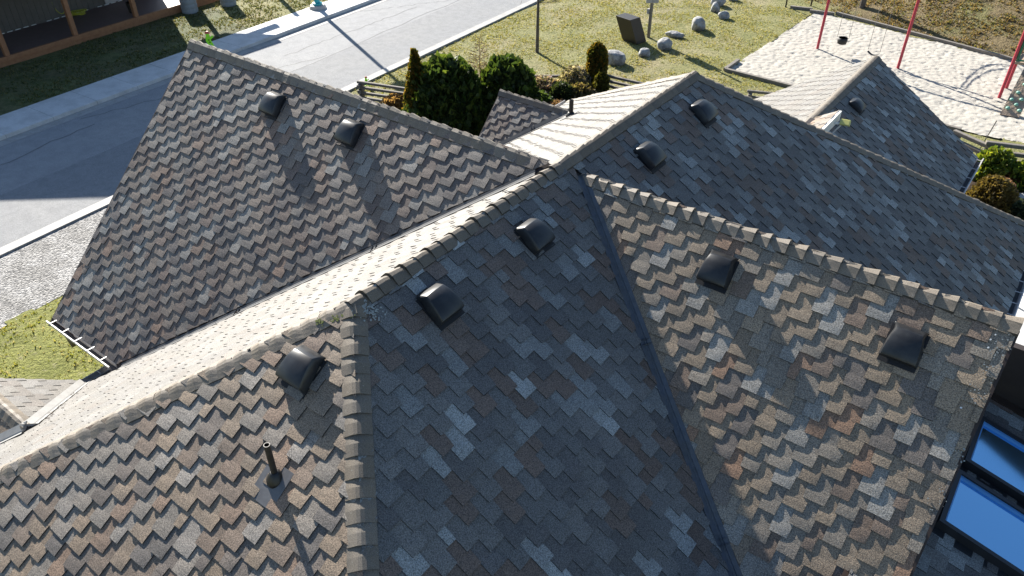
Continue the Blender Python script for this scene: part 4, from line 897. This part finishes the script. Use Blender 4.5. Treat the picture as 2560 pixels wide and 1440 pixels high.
# ================================================================== HOUSE ACROSS THE ROAD
DZ0 = .5; DA, DB = g(0, 147, DZ0), g(532, -13, DZ0); du = (DB-DA).normalized(); dn = Vector((-du.y, du.x, 0)); dn = dn if dn.x < 0 else -dn
h2 = thing('porch_house', DA, 'house across the road with a cedar framed covered deck', 'house')
D = lambda s, n, z: Vector((DA.x, DA.y, 0))+du*s+dn*n+Vector((0, 0, z))
LD = (DB-DA).length; wd = 2.75
mb = MB(); mb.obox(D(-12, .14, DZ0-.12), du*(LD+14), dn*(wd+.1), (0, 0, .12)); mb.build('deck', mat('dark_deck_boards', (.13, .09, .08), .6, var=[(5, .4, (.17, .12, .11), 5)]), h2)
for z0, n0, hh in ((DZ0-.17, 0, .18), (DZ0-.36, .05, .18)):
    mb = MB(); mb.obox(D(-12, n0, z0), du*(LD+14), dn*.12, (0, 0, hh)); o = mb.build('deck_beam', MT['cedar'], h2); bevel(o, .01)
for k in range(-2, 7):
    mb = MB(); mb.obox(D(1.3+k*2.9, .25, .0), du*.3, dn*.3, (0, 0, .22)); mb.build('footing', MT['conc'], h2)
sp = (Vector(g(165, 80, DZ0))-DA).dot(du)
for k in (-4.0, .35, sp, (Vector(g(320, 36, DZ0))-DA).dot(du), (Vector(g(480, -4, DZ0))-DA).dot(du), (Vector(g(480, -4, DZ0))-DA).dot(du)+4.2):
    mb = MB(); mb.obox(D(k-.09, .05, DZ0), du*.18, dn*.18, (0, 0, 2.55)); o = mb.build('porch_post', MT['cedar'], h2); bevel(o, .012)
mb = MB(); mb.obox(D(-12, .02, DZ0+2.55), du*(LD+14), dn*.2, (0, 0, .25)); mb.build('porch_beam', MT['cedar'], h2)
mb = MB(); mb.obox(D(-12, wd, 0), du*(LD+11), dn*7, (0, 0, 5.6))
for k in range(80): mb.obox(D(-12+k*.25, wd-.015, DZ0), du*.03, dn*.02, (0, 0, 2.6))
mb.build('wall', mat('dark_vertical_siding', (.10, .09, .075), .7, var=[(5, .5, (.13, .115, .10))]), h2)
fm = MB()
for k in range(60):
    if k % 7 == 3: continue
    fm.obox(D(-5+k*.34, wd-.03, DZ0+.005), du*.22, dn*.02, (0, 0, .025))
fm.build('wall_flashing', MT['fascia'], h2)
sx_ = (Vector(g(285, 10, DZ0))-DA).dot(du)
mb = MB(); mb.obox(D(sx_-.3, wd-.05, DZ0+.04), du*1.0, dn*.05, (0, 0, 2.1)); dr = mb.build('door', MT['signback'], h2); mb = MB(); mb.tube([D(sx_+.55, wd-.1, DZ0+1.0), D(sx_+.55, wd-.05, DZ0+1.0)], .03, 10); mb.build('handle', MT['chain'], dr)
# roofs: a porch skirt and a street gable, tall enough to shade the lawn and half the road
KS = 1/math.tan(R(SUN_EL)); sh = Vector((-S.x, -S.y, 0)).normalized()*KS
def caster(gp, z): p = Vector((gp[0], gp[1], 0))-sh*z; return Vector((p.x, p.y, z))
c1 = caster(g(705, 107), 3.15)
pk = caster((-20.0, 8.9), 7.7); e1 = caster((-23.2, 6.2), 5.4); e2 = Vector((pk.x-.1, 2*pk.y-e1.y, 5.4))
mb = MB(); q = [c1, Vector((c1.x, -8, 3.15)), Vector((c1.x-4.5, -8, 4.6)), Vector((c1.x-4.5, c1.y, 4.6))]; mb.face(q); mb.face([p-Vector((0, 0, .2)) for p in q[::-1]])
for i in range(4): mb.face([q[i], q[i]-Vector((0, 0, .2)), q[(i+1) % 4]-Vector((0, 0, .2)), q[(i+1) % 4]])
mb.build('porch_roof', MT['darkwood'], h2)
mb = MB(); bk = Vector((-9, 0, 0))
for a, c in ((e1, pk), (pk, e2)):
    q = [a, c, c+bk, a+bk]; mb.face(q); mb.face([p-Vector((0, 0, .25)) for p in q[::-1]])
    for i in range(4): mb.face([q[i], q[i]-Vector((0, 0, .25)), q[(i+1) % 4]-Vector((0, 0, .25)), q[(i+1) % 4]])
mb.build('gable_roof', MT['darkwood'], h2)
mb = MB(); ins = Vector((-.7, 0, 0)); mb.mesh([e1+ins, pk+ins, e2+ins, Vector((e2.x, e2.y, .2))+ins, Vector((e1.x, e1.y, .2))+ins][0:3]+[e1+ins+bk*.9, pk+ins+bk*.9, e2+ins+bk*.9], [(0, 2, 1), (3, 4, 5), (0, 3, 5, 2)]); mb.build('gable_wall', MT['wall'], h2)
# banded drums at the deck's corner
for (px, py, r_, l) in ((476, 30, .36, 'grey banded drum planter standing at the near deck corner'), (572, 12, .36, 'second grey banded drum planter behind the first, cut by the picture edge')):
    P = g(px, py, .17); t = thing('drum_planter', P, l, 'planter', 'banded drum planters'); mb = MB()
    pr_ = []
    for k in range(5): pr_ += [(r_*.96, k*.2), (r_, k*.2+.05), (r_, k*.2+.15), (r_*.96, k*.2+.19)]
    mb.lathe(P, pr_, 24); mb.build('drum', MT['band'], t); mb = MB(); mb.lathe(P+Vector((0, 0, .94)), [(r_*.9, 0), (r_*.9, .03)], 24); mb.build('soil', MT['soil'], t)
# hose on the deck
P = g(180, 40, DZ0+.02); mb = MB(); rnd = random.Random(3); pts = []
for k in range(90): a = k*.22; rr = .34+.06*math.sin(k*.7); pts.append(P+Vector((math.cos(a)*rr*.7+.02*k/9, math.sin(a)*rr+.25, .02+.002*k)))
mb.tube(pts, .018, 6)
pts = [P+Vector((-.25, -.1, .05))+Vector((-.02*math.sin(q), -.16+.26*math.cos(q)+.1*0, .62+.55*math.sin(q))) for q in [k*.35 for k in range(38)]]
mb.tube(pts, .018, 6); tag(mb.build('garden_hose', MT['hose'], smooth=True, org=P), 'yellow green garden hose coiled on the dark deck', 'hose')
P = g(333, 30, DZ0); t = thing('deck_pot', P, 'dark pot standing on the deck beside a cedar post', 'pot'); mb = MB(); mb.lathe(P, [(.16, 0), (.21, .4), (.23, .42), (.19, .42), (.18, .34)], 18); mb.build('pot', MT['metalbox'], t)
# things on the patio past the main gutter
P = Vector((1.15, 18.9, .055)); t = thing('patio_lounger', P, 'white slatted lounger on the bright patio beyond the roof gutter', 'lounger')
mb = MB()
for k in range(9): mb.obox(P+Vector((-.3, -.75+k*.17, .33)), (.62, 0, 0), (0, .13, 0), (0, 0, .025))
mb.build('slat', MT['fascia'], t)
for a, c in ((-.28, -.7), (.28, -.7), (-.28, .65), (.28, .65)): mb = MB(); mb.bar(P+Vector((a, c, 0)), P+Vector((a, c, .33)), .05); mb.build('leg', MT['fascia'], t)
